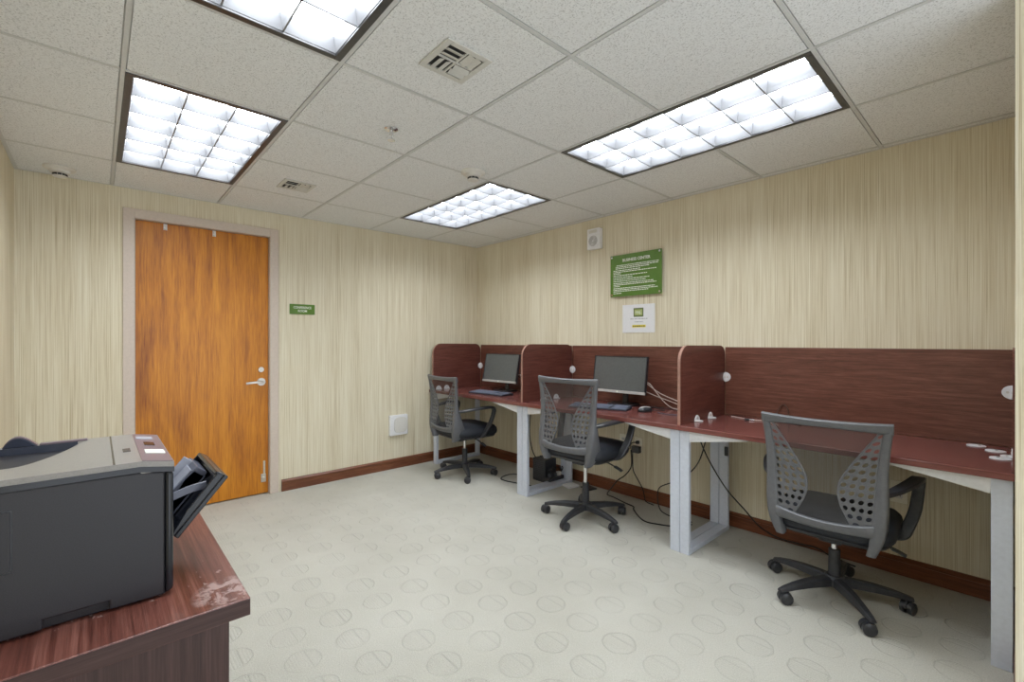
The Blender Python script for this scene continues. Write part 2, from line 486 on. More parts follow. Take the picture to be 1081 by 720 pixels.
# baseboards (a flat board with a small cap moulding)
def bb_prof(sx):                          # profile (offset from wall, z)
    return [(0, 0), (0.014 * sx, 0), (0.014 * sx, 0.072), (0.019 * sx, 0.075), (0.019 * sx, 0.083), (0.008 * sx, 0.094), (0, 0.096)]
struct('baseboard_right', prism([(-o, z) for o, z in bb_prof(1)], 'x', 0.0, 4.093), 'base')
struct('baseboard_back', join(prism(bb_prof(1), 'y', YL + 0.001, -3.052), prism(bb_prof(1), 'y', -2.046, -0.019)), 'base')
struct('baseboard_left', prism([(YL + o, z) for o, z in bb_prof(1)], 'x', 0.02, XE), 'base')
struct('baseboard_front', prism([(4.093 - o, z) for o, z in bb_prof(0.2)], 'y', -1.14, -0.02), 'base')

# door: leaf, painted steel frame, lever, lock, hooks, kick-down holder
door = struct('door_1', box(-0.075, -0.03, DY0 + 0.006, DY1 - 0.006, 0.008, DZ - 0.006), 'door', bevel=0.002)
fw = 0.062
jamb = []
for y0, y1 in ((DY0 - fw, DY0), (DY1, DY1 + fw)):
    jamb.append(box(0.0005, 0.014, y0, y1, 0.001, DZ + fw))
jamb.append(box(0.0005, 0.014, DY0, DY1, DZ, DZ + fw))
jamb += [box(-0.139, 0.014, DY0 + 0.0005, DY0 + 0.004, 0.001, DZ), box(-0.139, 0.014, DY1 - 0.004, DY1 - 0.0005, 0.001, DZ), box(-0.139, 0.014, DY0 + 0.004, DY1 - 0.004, DZ - 0.004, DZ - 0.0005)]
part('door_frame', join(*jamb), 'jamb', door, bevel=0.002)
ly, lz = -2.19, 0.915
lever = join(cyl((-0.03, ly, lz), (-0.018, ly, lz), 0.032, 0.03), cyl((-0.018, ly, lz), (0.012, ly, lz), 0.012, 0.011),
             sweep([(0.018, ly + 0.008, lz), (0.02, ly - 0.03, lz + 0.001), (0.017, ly - 0.075, lz - 0.001), (0.008, ly - 0.115, lz - 0.006)], 0.014, 0.018, (1, 0, 0)))
part('door_handle', lever, 'brushed', door, smooth=True)
part('deadbolt', join(cyl((-0.03, -2.191, 1.014), (-0.018, -2.191, 1.014), 0.022, 0.02), box(-0.018, -0.013, -2.194, -2.188, 1.004, 1.024)), 'brushed', door, smooth=True)
for y in (-2.813, -2.514):
    hk = join(box(-0.0305, -0.026, y - 0.011, y + 0.011, 2.045, 2.0905), cyl((-0.026, y, 2.074), (-0.008, y, 2.076), 0.007), cyl((-0.026, y, 2.052), (-0.008, y, 2.056), 0.007))
    part('coat_hook', hk, 'white', door, smooth=True, bevel=0.001)
kick = join(box(-0.0305, -0.024, -2.175, -2.160, 0.15, 0.27), box(-0.0305, -0.018, -2.192, -2.157, 0.10, 0.165), cyl((-0.024, -2.175, 0.13), (-0.004, -2.175, 0.13), 0.012))
part('door_holder', kick, 'brushed', door, smooth=True, bevel=0.0015)

# ------------------------------------------------------------------ ceiling fixtures
def ceiling_light(i0, i1, j0, j1, label):
    x0, x1, y0, y1 = gx(i0) + 0.008, gx(i1) - 0.008, gy(j1) + 0.008, gy(j0) - 0.008
    t = thing('ceiling_light', label, 'ceiling light', ((x0 + x1) / 2, (y0 + y1) / 2, H), group='recessed fluorescent ceiling lights')
    b = 0.026
    fr = join(box(x0, x1, y0, y0 + b, H - 0.004, H + 0.012), box(x0, x1, y1 - b, y1, H - 0.004, H + 0.012),
              box(x0, x0 + b, y0 + b, y1 - b, H - 0.004, H + 0.012), box(x1 - b, x1, y0 + b, y1 - b, H - 0.004, H + 0.012))
    part('frame', fr, 'fixture', t, bevel=0.002)
    xi0, xi1, yi0, yi1 = x0 + b, x1 - b, y0 + b, y1 - b
    zt = H + 0.085
    house = join(box(xi0 - 0.003, xi0, yi0, yi1, H + 0.005, zt), box(xi1, xi1 + 0.003, yi0, yi1, H + 0.005, zt),
                 box(xi0, xi1, yi0 - 0.003, yi0, H + 0.005, zt), box(xi0, xi1, yi1, yi1 + 0.003, H + 0.005, zt), box(xi0, xi1, yi0, yi1, zt, zt + 0.003))
    part('housing', house, 'housing', t)
    bl = []
    hgt0, hgt1 = H + 0.004, H + 0.058
    def blade_x(y):                        # parabolic blade running along X
        return prism([(y - 0.0028, hgt0), (y + 0.0028, hgt0), (y + 0.005, H + 0.02), (y + 0.013, hgt1), (y - 0.013, hgt1), (y - 0.005, H + 0.02)], 'x', xi0, xi1)
    def blade_y(x):
        return prism([(x - 0.0028, hgt0), (x + 0.0028, hgt0), (x + 0.005, H + 0.02), (x + 0.011, hgt1), (x - 0.011, hgt1), (x - 0.005, H + 0.02)], 'y', yi0, yi1)
    for k in (1, 2): bl.append(blade_x(yi0 + (yi1 - yi0) * k / 3))
    for k in range(1, 6): bl.append(blade_y(xi0 + (xi1 - xi0) * k / 6))
    # sloping reflector rim
    bl += [prism([(yi0, hgt0), (yi0 + 0.002, hgt0), (yi0 + 0.014, hgt1), (yi0, hgt1)], 'x', xi0, xi1), prism([(yi1, hgt0), (yi1 - 0.002, hgt0), (yi1 - 0.014, hgt1), (yi1, hgt1)], 'x', xi0, xi1),
           prism([(xi0, hgt0), (xi0 + 0.002, hgt0), (xi0 + 0.014, hgt1), (xi0, hgt1)], 'y', yi0, yi1), prism([(xi1, hgt0), (xi1 - 0.002, hgt0), (xi1 - 0.014, hgt1), (xi1, hgt1)], 'y', yi0, yi1)]
    part('louver', join(*bl), 'louver', t)
    part('lamp_panel', box(xi0 + 0.002, xi1 - 0.002, yi0 + 0.002, yi1 - 0.002, H + 0.066, H + 0.07), 'lamp', t)
    return t
for (i, j, lab) in lights: ceiling_light(*i, *j, lab)

def ceiling_vent(cx, cy, hx, hy, label):
    t = thing('ceiling_vent', label, 'air vent', (cx, cy, H))
    b = 0.024
    z0, z1 = H - 0.008, H - 0.001
    fr = join(box(cx - hx, cx + hx, cy - hy, cy - hy + b, z0, z1), box(cx - hx, cx + hx, cy + hy - b, cy + hy, z0, z1),
              box(cx - hx, cx - hx + b, cy - hy + b, cy + hy - b, z0, z1), box(cx + hx - b, cx + hx, cy - hy + b, cy + hy - b, z0, z1),
              box(cx - 0.004, cx + 0.004, cy - hy + b, cy + hy - b, z0, z1), box(cx - hx + b, cx + hx - b, cy - 0.004, cy + 0.004, z0, z1))
    part('frame', fr, 'vent', t, bevel=0.002)
    part('backing', box(cx - hx + b, cx + hx - b, cy - hy + b, cy + hy - b, H - 0.0018, H - 0.0008), 'ventdark', t)
    sl = []
    qx, qy = hx - b, hy - b
    for sx in (-1, 1):
        for sy in (-1, 1):
            for k in (0.3, 0.7):
                if sx * sy > 0:            # slats along X
                    y = cy + sy * qy * k; s = sy
                    sl.append(prism([(y - 0.012, H - 0.012), (y - 0.0105, H - 0.013), (y + 0.012, H - 0.004), (y + 0.0105, H - 0.003)] if s < 0 else [(y + 0.012, H - 0.012), (y + 0.0105, H - 0.013), (y - 0.012, H - 0.004), (y - 0.0105, H - 0.003)], 'x', *sorted((cx + sx * 0.008, cx + sx * qx))))
                else:
                    x = cx + sx * qx * k; s = sx
                    sl.append(prism([(x - 0.012, H - 0.012), (x - 0.0105, H - 0.013), (x + 0.012, H - 0.004), (x + 0.0105, H - 0.003)] if s < 0 else [(x + 0.012, H - 0.012), (x + 0.0105, H - 0.013), (x - 0.012, H - 0.004), (x - 0.0105, H - 0.003)], 'y', *sorted((cy + sy * 0.008, cy + sy * qy))))
    for g in sl: part('slat', g, 'vent', t)
ceiling_vent(2.68, -2.182, 0.10, 0.10, 'larger square four-way air vent in the ceiling, top centre')
ceiling_vent(0.83, -2.181, 0.10, 0.10, 'smaller-looking far air vent in the ceiling near the door')

t = thing('sprinkler', 'chrome fire sprinkler head hanging from a ceiling tile', 'sprinkler', (2.016, -2.10, H))
c = (2.016, -2.10, H)
part('escutcheon', lathe([(0.034, -0.001), (0.034, -0.004), (0.022, -0.010), (0.012, -0.011)], c), 'chrome', t, smooth=True)
part('body', join(cyl((c[0], c[1], H - 0.01), (c[0], c[1], H - 0.03), 0.010), tube([(c[0] - 0.009, c[1], H - 0.028), (c[0] - 0.014, c[1], H - 0.042), (c[0] - 0.004, c[1], H - 0.056)], 0.0025), tube([(c[0] + 0.009, c[1], H - 0.028), (c[0] + 0.014, c[1], H - 0.042), (c[0] + 0.004, c[1], H - 0.056)], 0.0025), cyl((c[0], c[1], H - 0.03), (c[0], c[1], H - 0.056), 0.003)), 'chrome', t, smooth=True)
part('deflector', lathe([(0.004, -0.055), (0.019, -0.056), (0.019, -0.058), (0.004, -0.060)], c), 'chrome', t, smooth=True)

def detector(cx, cy, label):
    t = thing('smoke_detector', label, 'smoke detector', (cx, cy, H))
    c = (cx, cy, H)
    part('base', lathe([(0.075, -0.0015), (0.075, -0.010), (0.062, -0.018), (0.03, -0.020)], c, 36), 'offwhite', t, smooth=True)
    part('cover', lathe([(0.050, -0.018), (0.047, -0.032), (0.032, -0.038), (0.01, -0.0385)], c, 36), 'offwhite', t, smooth=True)
    sl = []
    for k in range(10):
        a = 2 * PI * k / 10
        sl.append(xf(box(0.030, 0.0335, -0.008, 0.008, -0.050, -0.038), Matrix.Translation(c) @ Matrix.Rotation(a, 4, 'Z')))
    part('sensor_grille', join(*sl), 'ventdark', t)
    part('sensor_cap', lathe([(0.034, -0.049), (0.033, -0.055), (0.02, -0.059), (0.004, -0.06)], c), 'offwhite', t, smooth=True)
detector(0.20, -3.345, 'white smoke detector on the ceiling in the left corner by the door wall')
detector(1.83, -1.45, 'white smoke detector on the ceiling beside the far fluorescent light')

# ------------------------------------------------------------------ things on the walls
t = thing('wall_speaker', 'white box speaker high on the wall above the green sign', 'speaker', (1.672, 0, 2.116))
part('housing', prism([(1.607, 2.028), (1.737, 2.028), (1.737, 2.205), (1.607, 2.205)], 'y', -0.05, -0.001), 'white', t, bevel=0.006)
grl = []
for r in (0.012, 0.022, 0.032, 0.042):
    n = 32
    ring = lambda rr, y: [(1.672 + rr * math.cos(2 * PI * k / n), y, 2.098 + rr * math.sin(2 * PI * k / n)) for k in range(n)]
    grl.append(loft([ring(r - 0.003, -0.049), ring(r - 0.003, -0.053), ring(r + 0.002, -0.053), ring(r + 0.002, -0.049)], caps=False))
part('grille', join(*grl), 'silver', t, smooth=True)
part('strobe_lens', box(1.63, 1.715, -0.056, -0.049, 2.165, 2.19), 'offwhite', t, bevel=0.003)

sx0, sx1, sz0, sz1 = 1.834, 2.298, 1.607, 1.945
t = thing('business_center_sign', 'large green acrylic sign headed BUSINESS CENTER on the right wall', 'sign', ((sx0 + sx1) / 2, 0, (sz0 + sz1) / 2))
part('panel', box(sx0, sx1, -0.026, -0.020, sz0, sz1), 'green', t, bevel=0.001)
part('lettering', text_geo('BUSINESS CENTER', 0.032, Matrix.Translation(((sx0 + sx1) / 2 + 0.01, -0.0262, sz1 - 0.058)) @ FACE_MY, width=0.25, bold=0.0006), 'letter', t)
lines = [(0.06, 0.44, 0), (0.05, 0.44, 0), (0.05, 0.36, 0), (0.03, 0.28, 1), (0.03, 0.42, 0), (0.03, 0.10, 0), (0.03, 0.34, 1), (0.03, 0.21, 1), (0.03, 0.36, 1), (0.03, 0.33, 1), (0.03, 0.40, 1), (0.03, 0.42, 0), (0.03, 0.09, 0), (0.03, 0.41, 1), (0.03, 0.43, 0), (0.03, 0.35, 0), (0.03, 0.11, 1)]
dash = []; z = sz1 - 0.076
for a, b, gap in lines:
    z -= 0.0125 + (0.0032 if gap else 0)
    x = a
    while x < b:
        w = min(random.choice((0.008, 0.013, 0.018, 0.024)), b - x)
        if w > 0.003: dash.append(box(sx0 + x, sx0 + x + w, -0.0266, -0.0255, z, z + 0.0062))
        x += w + 0.0042
part('small_print', join(*dash), 'letter', t)
for x in (sx0 + 0.016, sx1 - 0.016):
    for zz in (sz0 + 0.016, sz1 - 0.016):
        part('standoff', cyl((x, -0.001, zz), (x, -0.030, zz), 0.008, n=16), 'chrome', t, smooth=True)

t = thing('notice', 'white paper notice with a small green logo below the green sign', 'notice', (2.0815, 0, 1.42))
part('sheet', box(1.936, 2.227, -0.0035, -0.0006, 1.312, 1.537), 'paper', t)
part('logo_square', box(2.040, 2.128, -0.0045, -0.0034, 1.438, 1.508), 'darkgreen', t)
lp = part('logo_panel', box(2.049, 2.119, -0.0052, -0.0044, 1.449, 1.497), 'lightgreen', t)
scr = join(tube([(2.056, -0.0055, 1.465), (2.066, -0.0055, 1.484), (2.072, -0.0055, 1.462), (2.082, -0.0055, 1.484), (2.088, -0.0055, 1.463), (2.100, -0.0055, 1.486), (2.094, -0.0055, 1.461), (2.112, -0.0055, 1.470)], 0.0016, 6))
part('logo_script', scr, 'letter', t)
ln = []
for (x0, x1, z, hh) in ((2.01, 2.166, 1.419, 0.006), (2.05, 2.123, 1.395, 0.006)):
    x = x0
    while x < x1:
        w = random.choice((0.008, 0.014, 0.02)); ln.append(box(x, min(x + w, x1), -0.0042, -0.0033, z, z + hh)); x += w + 0.005
part('printed_lines', join(*ln), 'inkgrey', t)
part('highlighted_line', box(2.027, 2.148, -0.0041, -0.0033, 1.354, 1.374), 'yellow', t)
ln = []; x = 2.034
while x < 2.14:
    w = random.choice((0.008, 0.012, 0.018)); ln.append(box(x, min(x + w, 2.142), -0.0047, -0.0040, 1.360, 1.368)); x += w + 0.005
part('highlighted_print', join(*ln), 'ink', t)

cy0, cy1, cz0, cz1 = -1.983, -1.779, 1.473, 1.558
t = thing('conference_room_sign', 'small green plaque reading CONFERENCE ROOM beside the door', 'sign', (0, (cy0 + cy1) / 2, (cz0 + cz1) / 2))
part('panel', box(0.0006, 0.008, cy0, cy1, cz0, cz1), 'green', t, bevel=0.0015)
cm = (cy0 + cy1) / 2
part('lettering', join(text_geo('CONFERENCE', 0.027, Matrix.Translation((0.0082, cm, cz1 - 0.037)) @ FACE_PX, width=0.145, bold=0.0004), text_geo('ROOM', 0.027, Matrix.Translation((0.0082, cm, cz1 - 0.066)) @ FACE_PX, width=0.072, bold=0.0004)), 'letter', t)

t = thing('wall_plate', 'square white box mounted low on the door wall', 'wall box', (0, -0.985, 0.42))
part('housing', box(0.0006, 0.034, -1.083, -0.89, 0.325, 0.522), 'white', t, bevel=0.006)
n = 28
part('cover', prism([(-0.97 + 0.072 * math.copysign(abs(math.cos(2 * PI * k / n)) ** 0.6, math.cos(2 * PI * k / n)), 0.425 + 0.075 * math.copysign(abs(math.sin(2 * PI * k / n)) ** 0.6, math.sin(2 * PI * k / n))) for k in range(n)], 'x', 0.033, 0.039), 'offwhite', t, bevel=0.002)

def outlet(x, z, label):
    t = thing('wall_outlet', label, 'outlet', (x, 0, z), group='power outlets on the right wall')
    part('plate', box(x - 0.036, x + 0.036, -0.006, -0.0006, z - 0.058, z + 0.058), 'ivory', t, bevel=0.002)
    for dz in (-0.02, 0.02):
        s = part('socket', prism([(x - 0.012, z + dz - 0.015), (x + 0.012, z + dz - 0.015), (x + 0.017, z + dz - 0.006), (x + 0.017, z + dz + 0.006), (x + 0.012, z + dz + 0.015), (x - 0.012, z + dz + 0.015), (x - 0.017, z + dz + 0.006), (x - 0.017, z + dz - 0.006)], 'y', -0.0075, -0.005), 'offwhite', t)
        part('slot', join(box(x - 0.008, x - 0.005, -0.0082, -0.007, z + dz - 0.004, z + dz + 0.007), box(x + 0.005, x + 0.008, -0.0082, -0.007, z + dz - 0.004, z + dz + 0.006)), 'black', s)
outlet(1.945, 0.43, 'ivory power outlet without plugs behind the middle chair')
outlet(2.083, 0.425, 'ivory power outlet with black plugs near the middle chair arm')
outlet(3.672, 0.44, 'ivory power outlet behind the arm of the nearest chair')

# ------------------------------------------------------------------ desks
TOP = 0.75
TT = 0.028
def desk(x0, x1, lx0, lx1, label):
    """x0..x1 tabletop, lx0 / lx1 = outer X of the two leg frames"""
    t = thing('desk', label, 'desk', ((x0 + x1) / 2, -0.34, 0), group='dark red desks in a row along the right wall')
    part('tabletop', box(x0, x1, -0.655, -0.022, TOP - TT, TOP), 'desk', t, bevel=0.003)
    for a, s in ((lx0, 1), (lx1, -1)):
        xa, xb = sorted((a, a + s * 0.058))
        # a closed loop: front post, foot bar, rear post, top rail
        part('leg', box(xa, xb, -0.637, -0.612, 0.0, TOP - TT - 0.001), 'steel', t, bevel=0.003)
        part('foot_bar', box(xa, xb, -0.612, -0.105, 0.0, 0.03), 'steel', t, bevel=0.003)
        part('leg', box(xa, xb, -0.105, -0.08, 0.0, TOP - TT - 0.001), 'steel', t, bevel=0.003)
        part('top_rail', box(xa, xb, -0.612, -0.105, TOP - TT - 0.026, TOP - TT - 0.001), 'white_steel', t, bevel=0.002)
        xe = xb if s > 0 else xa
        zt = TOP - TT - 0.001
        for y in (-0.632, -0.10):
            w = prism([(xe, zt), (xe + s * 0.32, zt), (xe + s * 0.32, zt - 0.008), (xe, zt - 0.062)], 'y', y, y + 0.012)
            part('bracket', w, 'white_steel', t)
    part('beam', box(lx0 + 0.06, lx1 - 0.06, -0.42, -0.36, TOP - TT - 0.03, TOP - TT - 0.001), 'white_steel', t, bevel=0.002)
    return t
DX = [0.045, 1.412, 2.758, 4.0915]
desk(DX[0], DX[1] - 0.0005, 0.10, 1.4118, 'far-left desk in the corner, with the first monitor on it')
desk(DX[1] + 0.0005, DX[2] - 0.0005, 1.4145, 2.7588, 'middle desk, with the keyboard, mouse and second monitor on it')
desk(DX[2] + 0.0005, DX[3], 2.7612, 4.087, 'nearest desk, at the right, with no monitor on it')

# screens along the wall
for x0, x1, lab in ((0.0975, 1.4015, 'long dark red back screen behind the far-left monitor'), (1.4205, 2.7485, 'long dark red back screen behind the middle monitor'), (2.7675, 4.0855, 'long empty dark red back screen at the right, behind the nearest chair')):
    t = thing('back_screen', lab, 'desk screen', ((x0 + x1) / 2, -0.012, TOP), group='dark red back screens on the desks')
    part('board', box(x0, x1, -0.022, -0.004, TOP + 0.001, 1.204), 'screenx', t, bevel=0.002)
    part('edge_band', box(x0, x1, -0.0215, -0.0045, 1.204, 1.2055), 'band', t)

def arc(cx, cz, r, a0, a1, k=8):
    return [(cx + r * math.cos(R(a0 + (a1 - a0) * i / k)), cz + r * math.sin(R(a0 + (a1 - a0) * i / k))) for i in range(k + 1)]
def divider(x, label, ht=0.0085, band='band'):
    t = thing('desk_divider', label, 'desk divider', (x, -0.33, TOP), group='round-shouldered dividers between the desks')
    y0, y1, z1 = -0.637, -0.025, 1.219
    poly = [(y0, TOP + 0.001)] + [(y1, TOP + 0.001)] + arc(y1 - 0.07, z1 - 0.075, 0.07, 0, 90) + arc(y0 + 0.1, z1 - 0.1 + 0.0, 0.1, 90, 180)
    poly[2 + 0] = poly[2]
    part('board', prism(poly, 'x', x - ht, x + ht), 'screeny', t)
    # edge band round the front, top and rear
    oc = [(y0, TOP + 0.001)] + list(reversed(arc(y0 + 0.1, z1 - 0.1, 0.1, 90, 180))) + list(reversed(arc(y1 - 0.07, z1 - 0.075, 0.07, 0, 90)))
    rings = []
    for i, (y, z) in enumerate(oc):
        a = oc[max(i - 1, 0)]; b = oc[min(i + 1, len(oc) - 1)]
        d = Vector((b[0] - a[0], b[1] - a[1])).normalized(); nrm = Vector((-d.y, d.x))
        q0 = (y + nrm.x * 0.0015, z + nrm.y * 0.0015); q1 = (y - nrm.x * 0.0005, z - nrm.y * 0.0005)
        rings.append([(x - ht - 0.0004, *q1), (x - ht - 0.0004, *q0), (x + ht + 0.0004, *q0), (x + ht + 0.0004, *q1)])
    part('edge_band', loft(rings), band, t)
    return t
divider(0.088, 'far-left divider against the corner, beside the first monitor')
divider(1.411, 'divider between the far-left and middle desks')
divider(2.758, 'divider between the middle and nearest desks')
divider(4.0891, 'divider at the far right end, seen edge-on beside the wall end', 0.003, 'screeny')

def half_disc(c, r, u, v, thick, n=16):
    """half disc: flat side along +-u through c, bulging along v; thickness centred"""
    u, v, c = Vector(u), Vector(v), Vector(c); w = u.cross(v)
    pts = [c + u * (r * math.cos(PI * k / n)) + v * (r * 1.15 * math.sin(PI * k / n)) for k in range(n + 1)]
    return loft([[tuple(p - w * thick / 2) for p in pts], [tuple(p + w * thick / 2) for p in pts]])
def connector(c, u, v1, v2, label, grp=None, r=0.033):
    """an angle clip: two half discs at right angles with a screw in each"""
    t = thing('screen_clip', label, 'clip', c, group='round white screen clips')
    c = Vector(c); v1, v2 = Vector(v1), Vector(v2)
    for va, vb in ((v1, v2), (v2, v1)):
        d = part('flange', half_disc(c + vb * 0.0025, r, u, va, 0.004), 'white', t, bevel=0.0008)
        s = c + va * r * 0.55
        part('screw', cyl(tuple(s + vb * 0.004), tuple(s + vb * 0.0062), 0.0055, n=12), 'brushed', d)
for x, ya, yb, zj, nm in ((0.0965, -0.573, -0.474, 0.975, 'far-left divider'), (1.4195, -0.40, -0.24, 0.992, 'second divider from the left'), (2.7665, -0.433, -0.251, 1.003, 'divider before the empty desk')):
    for y, wh in ((ya, 'front'), (yb, 'rear')):
        connector((x + 0.0008, y, TOP + 0.001), (0, 1, 0), (0, 0, 1), (1, 0, 0), 'white clip at the foot of the %s, %s one' % (nm, wh))
    connector((x + 0.0008, -0.0232, zj), (0, 0, 1), (1, 0, 0), (0, -1, 0), 'white clip halfway up the back screen at the %s' % nm)
connector((4.0852, -0.0232, 1.006), (0, 0, 1), (-1, 0, 0), (0, -1, 0), 'white half-round clip on the back screen at the far right end')
connector((4.0852, -0.30, TOP + 0.001), (0, 1, 0), (0, 0, 1), (-1, 0, 0), 'white clip standing at the foot of the far right divider')
def loose(c, rz, label, tilt=0.0, r=0.034):
    t = thing('loose_clip', label, 'clip', c, rz, group='loose white clips on the nearest desk')
    part('flange', lathe([(r, 0.0005), (r, 0.0035), (r - 0.002, 0.0045), (0.003, 0.0045)], (0, 0, 0), 28), 'white', t, smooth=True, local=True)
    part('screw', cyl((0.012, 0, 0.004), (0.012, 0, 0.006), 0.005, n=12), 'black', t, local=True)
loose((3.967, -0.10, TOP), 0.3, 'loose white disc farthest from the divider on the nearest desk')
loose((4.032, -0.19, TOP), 1.4, 'loose white disc with a dark screw, middle of the nearest desk end')
loose((4.050, -0.365, TOP), 2.2, 'loose white disc closest to the desk edge at the far right')
t = thing('cable_switch', 'small black switch clipped to the rear leg of the nearest desk', 'switch', (2.811, -0.108, 0.52))
part('housing', box(2.800, 2.824, -0.118, -0.106, 0.49, 0.55), 'black', t, bevel=0.004)
part('rocker', box(2.806, 2.818, -0.1205, -0.117, 0.505, 0.535), 'matte_black', t, bevel=0.001)

# ------------------------------------------------------------------ computers
def monitor(cx, cy, cz, yaw, tilt, label):
    W, Hh = 0.47, 0.283
    t = thing('computer_monitor', label, 'monitor', (cx, cy, TOP), yaw, group='flat computer monitors')
    T = Matrix.Translation((0, 0, cz - TOP)) @ Matrix.Rotation(-tilt, 4, 'X')
    bz = xf(join(box(-W / 2, W / 2, -0.004, 0.008, Hh / 2 - 0.008, Hh / 2), box(-W / 2, -W / 2 + 0.008, -0.004, 0.008, -Hh / 2 + 0.02, Hh / 2 - 0.008), box(W / 2 - 0.008, W / 2, -0.004, 0.008, -Hh / 2 + 0.02, Hh / 2 - 0.008), box(-W / 2, W / 2, 0.008, 0.022, -Hh / 2, Hh / 2), box(-0.16, 0.16, 0.022, 0.04, -0.1, 0.1)), T)
    part('bezel', bz, 'black', t, local=True)
    ch = part('chin', xf(box(-W / 2, W / 2, -0.005, 0.008, -Hh / 2, -Hh / 2 + 0.02), T), 'silver', t, local=True, bevel=0.001)
    part('screen', xf(box(-W / 2 + 0.008, W / 2 - 0.008, -0.0015, 0.008, -Hh / 2 + 0.02, Hh / 2 - 0.008), T), 'lcd', t, local=True)
    lg = part('emblem', xf(cyl((0, -0.0052, -Hh / 2 + 0.010), (0, -0.006, -Hh / 2 + 0.010), 0.007, n=20), T), 'letter', ch, local=True)
    yb = 0.06
    part('stand_neck', join(sweep([(0, yb + 0.03, 0.012), (0, yb + 0.032, 0.10), (0, 0.034 + 0.012, cz - TOP - 0.02)], 0.045, 0.02)), 'black', t, local=True, smooth=True)
    n = 24
    part('stand_base', prism([(0.12 * math.copysign(abs(math.cos(2 * PI * k / n)) ** 0.5, math.cos(2 * PI * k / n)), yb + 0.005 + 0.08 * math.copysign(abs(math.sin(2 * PI * k / n)) ** 0.5, math.sin(2 * PI * k / n))) for k in range(n)], 'z', 0.0008, 0.012), 'black', t, local=True, bevel=0.002)
monitor(0.67, -0.226, 0.979, R(3.2), R(11.6), 'switched-off monitor on the far-left desk')
monitor(2.032, -0.194, 0.988, R(1.1), R(8.2), 'switched-off monitor on the middle desk')

def keyboard(cx, cy, rz, W, D, label):
    t = thing('keyboard', label, 'keyboard', (cx, cy, TOP), rz, group='black keyboards')
    body = prism([(-D / 2, 0.0008), (D / 2, 0.0008), (D / 2, 0.021), (-D / 2, 0.011)], 'x', -W / 2, W / 2)
    part('base', body, 'keyb', t, local=True, bevel=0.002)
    rows = []
    nr = 6
    for r_ in range(nr):
        y0 = -D / 2 + 0.008 + r_ * (D - 0.016) / nr
        yk = (D - 0.016) / nr - 0.003
        z = 0.0115 + (y0 + D / 2) / D * 0.010
        nc = 20
        for c_ in range(nc):
            if c_ in (14,) or (c_ == 18 - 3 and r_ in (2,)): continue
            x0 = -W / 2 + 0.008 + c_ * (W - 0.016) / nc
            w = (W - 0.016) / nc - 0.003
            if r_ == 0 and 4 <= c_ <= 8:
                if c_ > 4: continue
                w = 5 * (W - 0.016) / nc - 0.003
            rows.append(box(x0, x0 + w, y0, y0 + yk, z, z + 0.0045))
    k = part('keys', join(*rows), 'keycap', t, local=True)
    k['kind'] = 'stuff'
keyboard(0.79, -0.455, R(4), 0.45, 0.15, 'black keyboard in front of the far-left monitor')
keyboard(2.02, -0.42, R(19), 0.44, 0.155, 'black keyboard in front of the middle monitor')

t = thing('computer_mouse', 'black and silver mouse right of the middle keyboard', 'mouse', (2.345, -0.33, TOP), R(62))
def mouse_rings(zs):
    n = 20; out = []
    for z, kx, ky in zs:
        out.append([(0.056 * kx * math.cos(2 * PI * k / n), 0.031 * ky * math.sin(2 * PI * k / n) * (1 - 0.1 * math.cos(2 * PI * k / n)), z) for k in range(n)])
    return out
part('shell', loft(mouse_rings([(0.001, 0.95, 0.95), (0.008, 1, 1), (0.018, 0.96, 0.92), (0.028, 0.8, 0.72), (0.034, 0.5, 0.42), (0.036, 0.15, 0.12)])), 'black', t, local=True, smooth=True)
part('top_cover', loft(mouse_rings([(0.0245, 0.86, 0.62), (0.030, 0.78, 0.58), (0.0355, 0.5, 0.36), (0.0375, 0.15, 0.1)])), 'silver', t, local=True, smooth=True)

